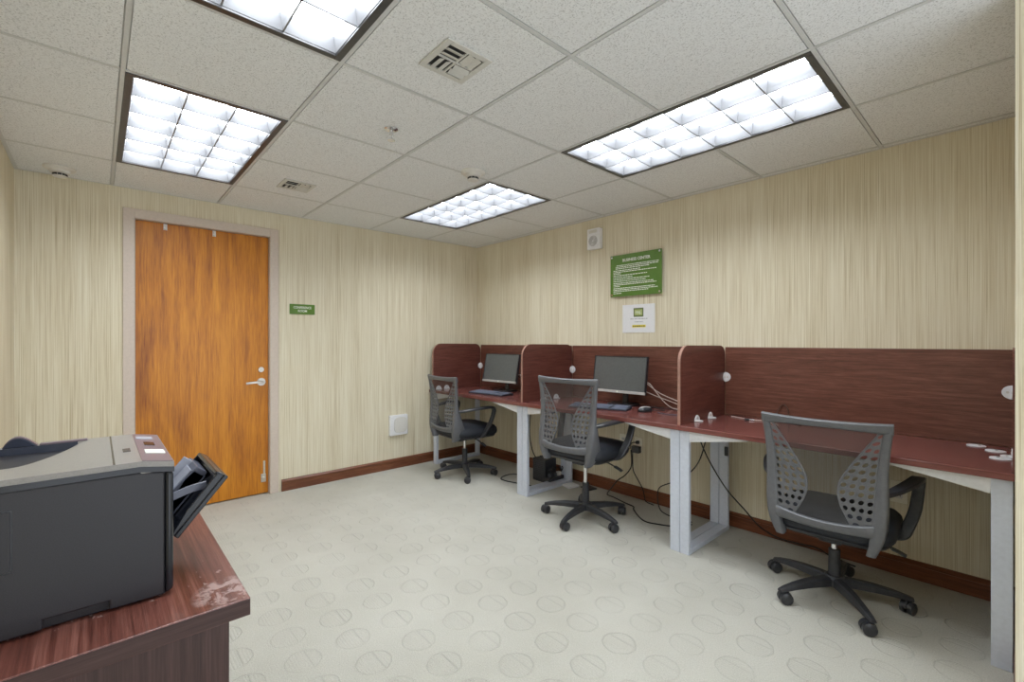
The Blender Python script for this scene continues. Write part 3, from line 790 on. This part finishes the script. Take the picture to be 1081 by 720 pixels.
# ------------------------------------------------------------------ office chairs
def chair(cx, cy, rz, base_deg, raise_, label, lean=0.0):
    t = thing('office_chair', label, 'chair', (cx, cy, 0), rz, group='black mesh-back office chairs')
    P = lambda *a, **k: part(*a, local=True, **k)
    # ---- five-star base and casters
    br = R(base_deg) - rz
    arms = [lathe([(0.030, 0.060), (0.046, 0.064), (0.046, 0.100), (0.036, 0.112), (0.02, 0.113)])]
    for k in range(5):
        a = br + k * 2 * PI / 5
        secs = []
        for r_, w, z0, z1 in ((0.02, 0.052, 0.066, 0.106), (0.07, 0.048, 0.068, 0.106), (0.15, 0.042, 0.068, 0.102), (0.225, 0.036, 0.064, 0.090), (0.275, 0.031, 0.058, 0.078), (0.300, 0.024, 0.056, 0.070)):
            secs.append([(r_, -w / 2, z0), (r_, w / 2, z0), (r_, w / 2, z1 - 0.008), (r_, w * 0.3, z1), (r_, -w * 0.3, z1), (r_, -w / 2, z1 - 0.008)])
        arms.append(xf(loft(secs), Matrix.Rotation(a, 4, 'Z')))
    P('base', join(*arms), 'matte_black', t, smooth=35)
    for k in range(5):
        a = br + k * 2 * PI / 5
        Mx = Matrix.Rotation(a, 4, 'Z') @ Matrix.Translation((0.285, 0, 0)) @ Matrix.Rotation(0.9 + 1.7 * k, 4, 'Z')
        hood = [(-0.012 + 0.030 * math.cos(R(d)), 0.0285 + 0.030 * math.sin(R(d))) for d in range(-15, 181, 15)]
        body = join(xf(cyl((0, 0, 0.040), (0, 0, 0.066), 0.010), Mx), xf(prism([(u, v) for u, v in hood], 'y', -0.0045, 0.0045), Mx))
        ca = P('caster', body, 'matte_black', t, smooth=True)
        for s in (-1, 1):
            y0, y1 = s * 0.006, s * 0.027
            wh = join(xf(cyl((-0.012, y0, 0.0275), (-0.012, y1 - s * 0.004, 0.0275), 0.0275, n=24), Mx), xf(cyl((-0.012, y1 - s * 0.004, 0.0275), (-0.012, y1, 0.0275), 0.0275, 0.021, n=24), Mx))
            P('wheel', wh, 'black', ca, smooth=True)
    # ---- gas lift
    zs = 0.315 + raise_
    P('column_sleeve', join(cyl((0, 0, 0.10), (0, 0, 0.235 + raise_ * 0.15), 0.026, 0.024)), 'matte_black', t, smooth=True)
    P('gas_lift', cyl((0, 0, 0.2), (0, 0, zs + 0.01), 0.0135), 'chrome', t, smooth=True)
    rz_ = lambda g: mv(g, 0, 0, raise_)
    # ---- mechanism and lever
    P('tilt_mechanism', rz_(join(box(-0.09, 0.09, -0.13, 0.12, 0.312, 0.335), box(-0.045, 0.045, -0.10, 0.08, 0.292, 0.314))), 'matte_black', t, bevel=0.006)
    P('height_lever', rz_(join(tube([(0.06, 0.03, 0.318), (0.15, 0.04, 0.310), (0.215, 0.045, 0.290)], 0.005), sweep([(0.21, 0.044, 0.292), (0.235, 0.048, 0.282), (0.262, 0.050, 0.270)], 0.028, 0.010, (0, 1, 0)))), 'black', t, smooth=True)
    # ---- seat
    n = 40
    def ring(k, z, dome=0.0, yo=0.0):
        pts = []
        for i in range(n):
            c_, s_ = math.cos(2 * PI * i / n), math.sin(2 * PI * i / n)
            x = 0.245 * k * math.copysign(abs(c_) ** 0.42, c_); y = 0.235 * k * math.copysign(abs(s_) ** 0.42, s_) + 0.015 + yo
            pts.append((x, y, z + dome - 0.10 * max(0, y - 0.10) ** 1.4))
        return pts
    P('seat_pan', rz_(loft([ring(0.80, 0.334), ring(0.90, 0.340), ring(0.95, 0.356), ring(0.93, 0.362)])), 'matte_black', t, smooth=True)
    P('seat', rz_(loft([ring(0.90, 0.360), ring(0.985, 0.368), ring(1.01, 0.392), ring(0.985, 0.420), ring(0.92, 0.437), ring(0.78, 0.447), ring(0.55, 0.452), ring(0.25, 0.454)])), 'fabric', t, smooth=60)
    # ---- back: side frames, top bar, cross bar
    prof = [(0.33, -0.240), (0.40, -0.254), (0.46, -0.260), (0.55, -0.250), (0.65, -0.243), (0.78, -0.248), (0.90, -0.268)]
    def yb(z):
        for (z0, y0), (z1, y1) in zip(prof, prof[1:]):
            if z <= z1: 
                return y0 + (y1 - y0) * (z - z0) / (z1 - z0)
        return prof[-1][1]
    def ys(z):                              # smoothed
        return sum(yb(z + d) for d in (-0.05, -0.025, 0, 0.025, 0.05)) / 5
    KX = 0.40
    B = lambda x, z: ys(z) + KX * x * x + lean * max(0.0, z - 0.42)
    def lerp(tab, z):
        for (z0, v0), (z1, v1) in zip(tab, tab[1:]):
            if z <= z1: return v0 + (v1 - v0) * max(0, (z - z0)) / (z1 - z0)
        return tab[-1][1]
    XS = [(0.33, 0.172), (0.38, 0.188), (0.45, 0.200), (0.55, 0.206), (0.70, 0.212), (0.80, 0.222), (0.90, 0.236)]
    WS = [(0.33, 0.034), (0.40, 0.048), (0.50, 0.050), (0.70, 0.038), (0.90, 0.030)]
    DS = [(0.33, 0.050), (0.36, 0.095), (0.41, 0.125), (0.48, 0.095), (0.56, 0.060), (0.62, 0.036), (0.68, 0.026), (0.90, 0.022)]
    fr = []
    zz = [0.33 + (0.895 - 0.33) * i / 26 for i in range(27)]
    for s in (-1, 1):
        rings = []
        for z in zz:
            x = lerp(XS, z); w = lerp(WS, z) / 2; d = lerp(DS, z); y0 = B(x, z) - 0.012; y1 = y0 + d; c_ = min(0.008, w * 0.6, d * 0.3)
            pts = [(x - w + c_, y0), (x + w - c_, y0), (x + w, y0 + c_), (x + w, y1 - c_), (x + w - c_, y1), (x - w + c_, y1), (x - w, y1 - c_), (x - w, y0 + c_)]
            rings.append([(s * a, b, z) for a, b in pts])
        fr.append(loft(rings))
    def cross(z0f, z1f, d, xa, off=-0.011):
        rings = []
        for i in range(21):
            x = -xa + 2 * xa * i / 20
            z0, z1 = z0f(x), z1f(x); zm = (z0 + z1) / 2; y = B(x, zm) + off; c_ = 0.007
            rings.append([(x, y + c_, z0), (x, y + d - c_, z0), (x, y + d, z0 + c_), (x, y + d + (B(x, z1) - B(x, z0)), z1 - c_), (x, y + d - c_ + (B(x, z1) - B(x, z0)), z1), (x, y + c_ + (B(x, z1) - B(x, z0)), z1), (x, y + (B(x, z1) - B(x, z0)), z1 - c_), (x, y, z0 + c_)])
        return loft(rings)
    fr.append(cross(lambda x: 0.862 - 0.10 * x * x, lambda x: 0.896 + 0.12 * x * x, 0.022, 0.249))
    fr.append(cross(lambda x: 0.405 + 0.25 * x * x, lambda x: 0.446 + 0.6 * x * x, 0.020, 0.185))
    P('back_frame', rz_(join(*fr)), 'grey_plastic', t, smooth=50)
    # ---- perforated side wings between frame and mesh
    FI = [(0.44, 0.180), (0.55, 0.186), (0.70, 0.196), (0.80, 0.208), (0.87, 0.222)]
    MI = [(0.44, 0.112), (0.48, 0.092), (0.53, 0.068), (0.58, 0.058), (0.63, 0.064), (0.69, 0.094), (0.75, 0.132), (0.80, 0.164), (0.86, 0.205)]
    for s in (-1, 1):
        V, F = [], []
        nrow = 13; za, zb = 0.44, 0.862
        for r_ in range(nrow):
            z0, z1 = za + (zb - za) * r_ / nrow, za + (zb - za) * (r_ + 1) / nrow
            wdt = lerp(FI, (z0 + z1) / 2) - lerp(MI, (z0 + z1) / 2)
            nc = max(1, min(4, int(round(wdt / 0.031))))
            def pt(u, z):
                a, b = lerp(FI, z), lerp(MI, z); x = a + (b - a) * u
                zt = z - 0.016 * (u - 0.5) * 0
                return (s * x, B(x, zt), zt)
            sk = 0.28
            for c_ in range(nc):
                u0, u1 = c_ / nc, (c_ + 1) / nc
                um, zm = (u0 + u1) / 2, (z0 + z1) / 2
                du, dz = (u1 - u0) / 2, (z1 - z0) / 2
                uv = [(-1, -1), (0, -1), (1, -1), (1, 0), (1, 1), (0, 1), (-1, 1), (-1, 0)]
                o = len(V)
                for a, b in uv: V.append(pt(um + du * a, zm + dz * b))
                for a, b in uv:
                    q = math.hypot(a, b); a2, b2 = a / q * 0.66, b / q * 0.60
                    V.append(pt(um + du * (a2), zm + dz * (b2 - sk * a2)))
                for k in range(8): F.append((o + k, o + (k + 1) % 8, o + 8 + (k + 1) % 8, o + 8 + k))
        w = P('perforated_wing', rz_((V, F)), 'grey_plastic', t, solid=0.005)
        # raised lip along the mesh edge
        pts = [(s * lerp(MI, z), B(lerp(MI, z), z), z + raise_) for z in [0.44 + 0.425 * i / 16 for i in range(17)]]
        P('wing_lip', tube(pts, 0.0045, 6), 'grey_plastic', w, smooth=True)
    # ---- mesh
    V, F = [], []
    nz, nx = 24, 12
    for i in range(nz + 1):
        z = 0.43 + (0.875 - 0.43) * i / nz; m_ = lerp(MI, z) + 0.002
        for j in range(nx + 1):
            x = -m_ + 2 * m_ * j / nx; V.append((x, B(x, z) + 0.001, z))
    for i in range(nz):
        for j in range(nx): F.append((i * (nx + 1) + j, i * (nx + 1) + j + 1, (i + 1) * (nx + 1) + j + 1, (i + 1) * (nx + 1) + j))
    P('back_mesh', rz_((V, F)), 'mesh', t, smooth=True)
    # ---- armrests
    for s in (-1, 1):
        pts = [(s * 0.212, B(0.2, 0.60) + 0.018, 0.594), (s * 0.250, -0.13, 0.606), (s * 0.284, -0.01, 0.618), (s * 0.299, 0.082, 0.622), (s * 0.301, 0.114, 0.606), (s * 0.299, 0.116, 0.570), (s * 0.290, 0.085, 0.48), (s * 0.270, 0.050, 0.410), (s * 0.254, 0.030, 0.370), (s * 0.205, 0.02, 0.352)]
        P('armrest', rz_(sweep(pts, [0.030, 0.048, 0.054, 0.052, 0.046, 0.044, 0.046, 0.046, 0.040, 0.030], [0.022, 0.020, 0.020, 0.022, 0.026, 0.024, 0.022, 0.022, 0.022, 0.016])), 'black', t, smooth=35)
    return t
chair(0.62, -0.625, R(-3.5), 43.0, 0.03, 'farthest office chair, at the corner desk by the door wall')
chair(2.052, -0.625, R(3), 62.5, 0.10, 'middle office chair, raised high in front of the second monitor', 0.06)
chair(3.500, -0.522, R(2), 21.5, 0.0, 'nearest office chair, at the right in front of the empty desk')

# ------------------------------------------------------------------ printer on its cabinet
cx0, cx1, cyl0, cyr = 2.30, 3.100, YL + 0.004, -2.959
t = thing('cabinet', 'dark walnut cabinet in the left foreground, under the black printer', 'cabinet', (2.70, -3.25, 0))
part('top', box(cx0, cx1, cyl0, cyr, 0.716, 0.75), 'walnut', t, bevel=0.002)
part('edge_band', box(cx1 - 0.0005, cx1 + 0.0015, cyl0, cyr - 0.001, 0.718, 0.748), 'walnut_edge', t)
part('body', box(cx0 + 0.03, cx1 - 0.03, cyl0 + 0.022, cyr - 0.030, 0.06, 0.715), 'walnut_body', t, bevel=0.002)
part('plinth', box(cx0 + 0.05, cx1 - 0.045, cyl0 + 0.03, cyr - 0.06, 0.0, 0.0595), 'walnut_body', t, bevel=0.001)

px0, px1 = 2.645, 2.985         # far and near sides
py0, py1 = -3.505, -3.068       # rear and front
zb = 0.7508
t = thing('printer', 'black laser printer with its front tray open, on the walnut cabinet', 'printer', (2.815, -3.28, 0.75))
# body: side outline extruded across, with a slot recess along the lower near side
side = [(py0, zb + 0.006), (py0 + 0.01, zb), (py1 - 0.012, zb), (py1 - 0.002, zb + 0.01), (py1, zb + 0.24), (-3.118, 0.999), (py0 + 0.01, 1.008), (py0, 1.0)]
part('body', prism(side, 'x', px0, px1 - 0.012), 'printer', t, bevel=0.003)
panel = [(py0, zb + 0.02), (py0, 1.0), (-3.118, 0.997), (py1 - 0.0145, 0.991), (py1 - 0.0145, zb + 0.004), (-3.163, zb + 0.004), (-3.163, zb + 0.020), (-3.248, zb + 0.020), (-3.248, zb + 0.004), (py0, zb + 0.004)]
part('side_panel', prism(panel, 'x', px1 - 0.012, px1), 'printer', t, bevel=0.003)
part('front_corner', prism([(py1 - 0.013, zb + 0.004), (py1 - 0.013, 0.992), (py1, 0.990), (py1, zb + 0.010)], 'x', px1 - 0.030, px1 + 0.0005), 'printer_dark', t, bevel=0.005)
part('rear_access_door', prism([(-3.50, 0.866), (-3.287, 0.866), (-3.285, 0.869), (-3.285, 0.962), (-3.287, 0.965), (-3.50, 0.965)], 'x', px1 - 0.004, px1 + 0.002), 'printer', t, bevel=0.001)
part('seam', prism([(-3.50, 0.8635), (-3.283, 0.8635), (-3.283, 0.9675), (-3.50, 0.9675)], 'x', px1 - 0.004, px1 + 0.0004), 'printer_dark', t)
# top cover with the sloping paper bin, built as a height field
def bin_edge(y):                     # near edge of the paper recess, curving away to a tip
    u = min(1.0, max(0.0, (-3.186 - y) / 0.115))
    return 2.672 + 0.225 * math.sin(u * PI / 2) ** 1.15
def bin_depth(x, y):
    if y > -3.186 or x < 2.670: return 0.0
    u = (bin_edge(y) - x) / 0.16
    if u <= 0: return 0.0
    u = min(1.0, u); v = min(1.0, (-3.186 - y) / 0.10)
    return 0.062 * u * u * (3 - 2 * u) * v
def bin_z(x, y):
    top = 1.0185 if y < -3.118 else 1.0185 - (y + 3.118) * 0.17
    return top - bin_depth(x, y)
NX, NY = 86, 88
V, F = [], []
for i in range(NX + 1):
    for j in range(NY + 1):
        x = px0 - 0.001 + (px1 + 0.002 - px0) * i / NX; y = py0 + (py1 + 0.001 - py0) * j / NY
        V.append((x, y, bin_z(x, y)))
for i in range(NX):
    for j in range(NY):
        a = i * (NY + 1) + j; F.append((a, a + NY + 1, a + NY + 2, a + 1))
# rim down to the body
rim = [i * (NY + 1) for i in range(NX + 1)] + [NX * (NY + 1) + j for j in range(1, NY + 1)] + [i * (NY + 1) + NY for i in range(NX - 1, -1, -1)] + [j for j in range(NY - 1, 0, -1)]
o = len(V)
for k in rim:
    x, y, z = V[k]; V.append((x, y, min(z, 1.008) - 0.013 if y > -3.118 else 1.000))
for k in range(len(rim)):
    F.append((rim[k], rim[(k + 1) % len(rim)], o + (k + 1) % len(rim), o + k))
deep = lambda f: all(bin_depth(V[k][0], V[k][1]) > 0.004 or V[k][0] < 2.675 and bin_depth(2.68, V[k][1]) > 0.004 and V[k][0] > 2.664 for k in f) and len(f) == 4
F_in = [f for f in F if max(f) < o and deep(f)]; F_out = [f for f in F if not (max(f) < o and deep(f))]
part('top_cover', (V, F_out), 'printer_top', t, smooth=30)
used = sorted({k for f in F_in for k in f}); ix = {k: i for i, k in enumerate(used)}
part('paper_bin', ([V[k] for k in used], [tuple(ix[k] for k in f) for f in F_in]), 'bin_navy', t, smooth=30)  # recess faces of the cover, their shade put into a dark navy colour
part('cover_rim', join(prism([(py0, 0.998), (-3.118, 0.998), (py1 + 0.0012, 0.9905), (py1 + 0.0012, 1.0), (-3.118, 1.0085), (py0, 1.0085)], 'x', px1 + 0.0008, px1 + 0.0022)), 'printer_dark', t)
arch = [(-3.327 + 0.052 * k / 12, 1.018 + 0.021 * math.sin(PI * (k / 12) ** 0.8)) for k in range(13)]
part('paper_stop', prism(arch, 'x', 2.650, 2.668), 'bin_navy', t, bevel=0.002)
part('paper_stop_rim', loft([[(2.652, y, z), (2.666, y, z), (2.666, y, z + 0.0022), (2.652, y, z + 0.0022)] for y, z in arch]), 'panel_mauve', t)
part('rear_ridge', box(2.652, 2.668, -3.272, -3.195, 1.018, 1.0225), 'panel_mauve', t, bevel=0.0015)
part('cover_seam', box(px0 + 0.002, px1 - 0.002, -3.1575, -3.1545, 1.0182, 1.0192), 'printer_dark', t)
# control panel at the front right of the top
sl = lambda y: 1.0185 - (y + 3.118) * 0.17
def slab(x0, x1, y0, y1, dz, name, mat):
    V = [(x, y, sl(y) + d) for d in (0.0002, dz) for x, y in ((x0, y0), (x1, y0), (x1, y1), (x0, y1))]
    return part(name, (V, [(0, 3, 2, 1), (4, 5, 6, 7), (0, 1, 5, 4), (1, 2, 6, 5), (2, 3, 7, 6), (3, 0, 4, 7)]), mat, t)
cp = slab(px0 + 0.004, px1 - 0.003, -3.116, py1 - 0.001, 0.0012, 'control_panel', 'panel_mauve')
slab(2.69, 2.725, -3.112, -3.082, 0.0022, 'display', 'tray_light')
slab(2.77, 2.81, -3.102, -3.084, 0.0025, 'button_pad', 'printer_dark')
slab(2.868, 2.905, -3.106, -3.074, 0.0028, 'label_strip', 'letter')
part('indicator', box(2.835, 2.87, -3.140, -3.128, 1.0182, 1.0195), 'printer_dark', t)
# open multipurpose tray, hinged low on the front
ang = math.atan2(0.946 - 0.838, -2.967 + 3.055)
ux, uz = math.cos(ang), math.sin(ang)
O = Vector((0, -3.055, 0.838))
def fl(a, b):                 # along the tray, off its upper (printer) side
    return (O.y + ux * a - uz * b, O.z + uz * a + ux * b)
Lt = 0.142
tx0, tx1 = 2.690, 2.935
tray = part('paper_tray', join(prism([fl(0, 0), fl(Lt, 0), fl(Lt, 0.010), fl(0, 0.010)], 'x', tx0, tx1),
     prism([fl(0.0, 0.010), fl(Lt, 0.010), fl(Lt - 0.004, 0.024), fl(0.05, 0.024), fl(0.0, 0.016)], 'x', tx0, tx0 + 0.008), prism([fl(0.0, 0.010), fl(Lt, 0.010), fl(Lt - 0.004, 0.024), fl(0.05, 0.024), fl(0.0, 0.016)], 'x', tx1 - 0.008, tx1),
     prism([fl(Lt - 0.010, 0.010), fl(Lt, 0.010), fl(Lt - 0.002, 0.026), fl(Lt - 0.010, 0.026)], 'x', tx0 + 0.008, tx1 - 0.008)), 'printer_dark', t, bevel=0.002)
part('tray_insert', join(prism([fl(0.02, 0.014), fl(Lt - 0.02, 0.014), fl(Lt - 0.02, 0.040), fl(0.05, 0.048), fl(0.0, 0.040)], 'x', tx0 + 0.03, tx1 - 0.10)), 'tray_grey', tray, bevel=0.002)
part('paper_guide', join(prism([fl(0.03, 0.047), fl(Lt - 0.02, 0.040), fl(Lt - 0.02, 0.062), fl(0.04, 0.062)], 'x', tx0 + 0.075, tx0 + 0.079), prism([fl(0.06, 0.0455), fl(0.11, 0.043), fl(0.11, 0.046), fl(0.06, 0.0485)], 'x', tx0 + 0.03, tx0 + 0.14)), 'tray_light', tray, bevel=0.001)
part('paper_guide', prism([fl(0.015, 0.012), fl(Lt - 0.03, 0.012), fl(Lt - 0.03, 0.040), fl(0.09, 0.044), fl(0.03, 0.034)], 'x', tx1 - 0.104, tx1 - 0.100), 'tray_grey', tray, bevel=0.001)
part('tray_arm', sweep([(tx1 - 0.025, *fl(Lt - 0.035, 0.020)), (tx1 - 0.022, *fl(0.08, 0.045)), (tx1 - 0.02, *fl(0.035, 0.072)), (tx1 - 0.02, -3.075, 0.905)], 0.004, 0.016, (1, 0, 0)), 'tray_grey', tray, smooth=True)
part('tray_opening', box(tx0, tx1 - 0.005, py1 - 0.003, py1 + 0.0015, 0.85, 0.975), 'printer_dark', t)
part('paper_cassette', box(px0 + 0.006, px1 - 0.034, py1 - 0.003, py1 + 0.003, zb + 0.008, 0.832), 'printer', t, bevel=0.001)

# ------------------------------------------------------------------ cables and clutter
def cable(name, pts, r, mat, label, n=8):
    return single(name, tube(pts, r, n), mat, label, 'cable', smooth=True)
single('power_adapter', join(box(2.046, 2.112, -0.048, -0.0085, 0.366, 0.416), box(2.058, 2.078, -0.0084, -0.004, 0.400, 0.412)), 'black', 'black power adapter plugged into the outlet by the middle chair', 'power adapter', bevel=0.004)
t = thing('power_plug', 'black round plug with a short cord above the power adapter', 'plug', (2.083, -0.01, 0.446))
part('body', join(box(2.074, 2.096, -0.032, -0.0085, 0.434, 0.458)), 'black', t, bevel=0.004)
part('cord', tube([(2.085, -0.030, 0.446), (2.07, -0.055, 0.448), (2.045, -0.055, 0.43), (2.036, -0.05, 0.39)], 0.004), 'rubber', t, smooth=True)
cable('electric_cable', [(2.047, -0.052, 0.385), (2.049, -0.045, 0.30), (2.035, -0.04, 0.235), (1.98, -0.04, 0.165), (1.92, -0.05, 0.115), (1.885, -0.09, 0.05), (1.87, -0.12, 0.006), (1.95, -0.14, 0.0055), (2.08, -0.18, 0.0055), (2.165, -0.20, 0.0055), (2.20, -0.25, 0.0055), (2.30, -0.34, 0.0055), (2.378, -0.385, 0.0055), (2.45, -0.37, 0.0055), (2.56, -0.31, 0.0055), (2.62, -0.20, 0.0055)], 0.0045, 'rubber', 'longest black cord, from the middle outlet down and across the carpet')
cable('electric_cable', [(2.060, -0.050, 0.372), (2.058, -0.045, 0.30), (2.062, -0.04, 0.22), (2.105, -0.035, 0.15), (2.140, -0.032, 0.095), (2.152, -0.03, 0.045), (2.17, -0.035, 0.006), (2.25, -0.06, 0.005)], 0.0038, 'rubber', 'thin black cord from the power adapter to the baseboard')
cable('electric_cable', [(2.70, -0.12, 0.66), (2.60, -0.06, 0.40), (2.46, -0.04, 0.24), (2.373, -0.035, 0.195), (2.29, -0.035, 0.145), (2.272, -0.04, 0.09), (2.285, -0.055, 0.03), (2.333, -0.107, 0.005), (2.39, -0.15, 0.005), (2.46, -0.17, 0.005), (2.60, -0.16, 0.005)], 0.004, 'rubber', 'black cord looping behind the double leg under the middle desk')
cable('electric_cable', [(2.62, -0.20, 0.716), (2.67, -0.20, 0.60), (2.734, -0.20, 0.468), (2.839, -0.19, 0.305), (2.93, -0.12, 0.17), (3.0, -0.05, 0.06), (3.10, -0.036, 0.02), (3.2, -0.035, 0.02), (3.30, -0.045, 0.03), (3.38, -0.06, 0.012), (3.50, -0.09, 0.006)], 0.0042, 'rubber', 'black cord slanting down from under the nearest desk to the baseboard')
cable('electric_cable', [(1.04, -0.15, 0.716), (1.035, -0.17, 0.55), (1.045, -0.19, 0.38), (1.09, -0.2, 0.24), (1.15, -0.205, 0.18), (1.2, -0.2, 0.208)], 0.0042, 'rubber', 'black cord hanging to the small computer under the desks')
cable('electric_cable', [(1.30, -0.42, 0.005), (1.136, -0.467, 0.005), (1.04, -0.49, 0.005), (0.965, -0.475, 0.005), (0.925, -0.39, 0.005), (0.935, -0.31, 0.005), (1.02, -0.27, 0.005), (1.14, -0.30, 0.005)], 0.005, 'rubber', 'black cord loop lying on the carpet left of the double leg')
cable('electric_cable', [(1.30, -0.1, 0.46), (1.24, -0.06, 0.36), (1.2, -0.05, 0.28), (1.28, -0.05, 0.2), (1.34, -0.06, 0.26), (1.35, -0.05, 0.3), (1.30, -0.06, 0.21)], 0.003, 'rubber', 'thin dark cord curling in front of the wall above the computer')

t = thing('mini_computer', 'small upright black computer on the carpet beside the double leg', 'computer', (1.265, -0.21, 0))
part('case', box(1.17, 1.325, -0.275, -0.13, 0.004, 0.200), 'matte_black', t, bevel=0.006)
gr = [box(1.185, 1.31, -0.2772, -0.2748, 0.03 + 0.016 * k, 0.038 + 0.016 * k) for k in range(10)]
part('front_grille', join(*gr), 'black', t)
part('foot', join(box(1.18, 1.315, -0.265, -0.24, 0.0, 0.005), box(1.18, 1.315, -0.16, -0.14, 0.0, 0.005)), 'rubber', t)
t = thing('power_strip', 'black power strip among tangled cords behind the double leg', 'power strip', (1.385, -0.09, 0))
part('housing', box(1.345, 1.405, -0.30, -0.115, 0.0325, 0.062), 'black', t, bevel=0.005)
for k in range(3):
    part('plug', box(1.360, 1.392, -0.285 + 0.055 * k, -0.25 + 0.055 * k, 0.0622, 0.095), 'matte_black' if k != 2 else 'offwhite', t, bevel=0.003)
random.seed(3)
for q in range(3):
    pts = [(1.37 + 0.02 * q, -0.28 + 0.06 * q, 0.10)]
    for k in range(5): pts.append((1.345 + random.uniform(-0.012, 0.07), -0.28 + 0.06 * q + random.uniform(0, 0.045), 0.105 + random.uniform(0, 0.04)))
    cable('electric_cable', pts, 0.0035, 'rubber', ['frontmost', 'middle', 'rearmost'][q] + ' of the tangled cords on the power strip behind the double leg')
t = thing('white_box', 'small flat white device on the carpet right of the double leg', 'device', (1.535, -0.18, 0), R(-12))
part('housing', box(-0.05, 0.05, -0.055, 0.055, 0.002, 0.022), 'white', t, local=True, bevel=0.006)
part('foot', join(box(-0.04, 0.04, -0.045, -0.03, 0.0, 0.003), box(-0.04, 0.04, 0.03, 0.045, 0.0, 0.003)), 'rubber', t, local=True)
t = thing('phone_charger', 'flat black pad lying beside the white device on the carpet', 'pad', (1.665, -0.10, 0), R(-12))
part('pad', box(-0.055, 0.055, -0.045, 0.045, 0.0005, 0.010), 'matte_black', t, local=True, bevel=0.003)
part('rim', box(-0.045, 0.045, -0.035, 0.035, 0.0095, 0.012), 'black', t, local=True, bevel=0.001)

cable('electric_cable', [(2.22, -0.14, 0.945), (2.262, -0.13, 0.925), (2.30, -0.12, 0.875), (2.36, -0.10, 0.80), (2.42, -0.085, 0.758), (2.52, -0.10, 0.756), (2.62, -0.13, 0.7545)], 0.0032, 'cablewhite', 'pale cord arching highest from the middle monitor down to the desk')
cable('electric_cable', [(2.225, -0.12, 0.93), (2.27, -0.11, 0.895), (2.33, -0.09, 0.855), (2.42, -0.07, 0.82), (2.52, -0.06, 0.79), (2.62, -0.055, 0.77), (2.70, -0.06, 0.756)], 0.0032, 'cablewhite', 'pale cord running straightest from the middle monitor to the divider')
cable('electric_cable', [(2.22, -0.12, 0.865), (2.30, -0.10, 0.835), (2.38, -0.08, 0.81), (2.46, -0.07, 0.785), (2.54, -0.075, 0.757), (2.60, -0.10, 0.7545), (2.66, -0.16, 0.7545)], 0.003, 'cablewhite', 'pale cord leaving lowest from behind the middle monitor')
cable('electric_cable', [(2.37, -0.278, 0.760), (2.42, -0.21, 0.7535), (2.36, -0.15, 0.7535), (2.24, -0.12, 0.7535), (2.42, -0.10, 0.7535), (2.55, -0.17, 0.7535), (2.66, -0.22, 0.7535)], 0.003, 'rubber', 'thin black cord from the mouse across the middle desk')
cable('electric_cable', [(2.43, -0.31, 0.7535), (2.49, -0.335, 0.7535), (2.58, -0.315, 0.7535), (2.65, -0.29, 0.7535), (2.72, -0.285, 0.7535)], 0.003, 'tray_grey', 'thin grey cord lying behind the mouse on the middle desk')
cable('electric_cable', [(0.80, -0.16, 0.93), (0.90, -0.12, 0.86), (0.98, -0.10, 0.80), (1.10, -0.10, 0.765), (1.22, -0.14, 0.755), (1.34, -0.18, 0.7545)], 0.0045, 'rubber', 'black cord behind the far-left monitor')
cable('electric_cable', [(0.84, -0.15, 0.92), (0.98, -0.10, 0.90), (1.10, -0.09, 0.85), (1.22, -0.09, 0.82), (1.34, -0.10, 0.84), (1.385, -0.12, 0.80), (1.36, -0.16, 0.7555)], 0.004, 'cablewhite', 'pale cord looping between the far-left monitor and its divider')
cable('electric_cable', [(3.085, -0.20, 0.7535), (3.09, -0.10, 0.757), (3.094, -0.045, 0.80), (3.112, -0.032, 0.842), (3.132, -0.03, 0.85), (3.150, -0.03, 0.825), (3.155, -0.035, 0.785), (3.165, -0.07, 0.757), (3.25, -0.14, 0.7535)], 0.0035, 'brown_cable', 'brown cord arching against the back screen above the nearest chair')
cable('electric_cable', [(2.84, -0.10, 0.7535), (2.92, -0.13, 0.7535), (2.99, -0.15, 0.7535), (3.05, -0.13, 0.7535), (3.09, -0.17, 0.7535), (3.15, -0.20, 0.7535)], 0.003, 'cablewhite', 'thin pale cord lying along the nearest desk left of the brown cord')
t = thing('small_plug', 'tiny metal plug end lying on the nearest desk by the pale cord', 'plug', (2.975, -0.17, TOP), R(30))
part('tip', cyl((0, 0, 0.006), (0.03, 0, 0.006), 0.005, n=12), 'chrome', t, local=True, smooth=True)
part('sleeve', cyl((-0.025, 0, 0.0075), (0, 0, 0.0075), 0.0065, n=12), 'black', t, local=True, smooth=True)
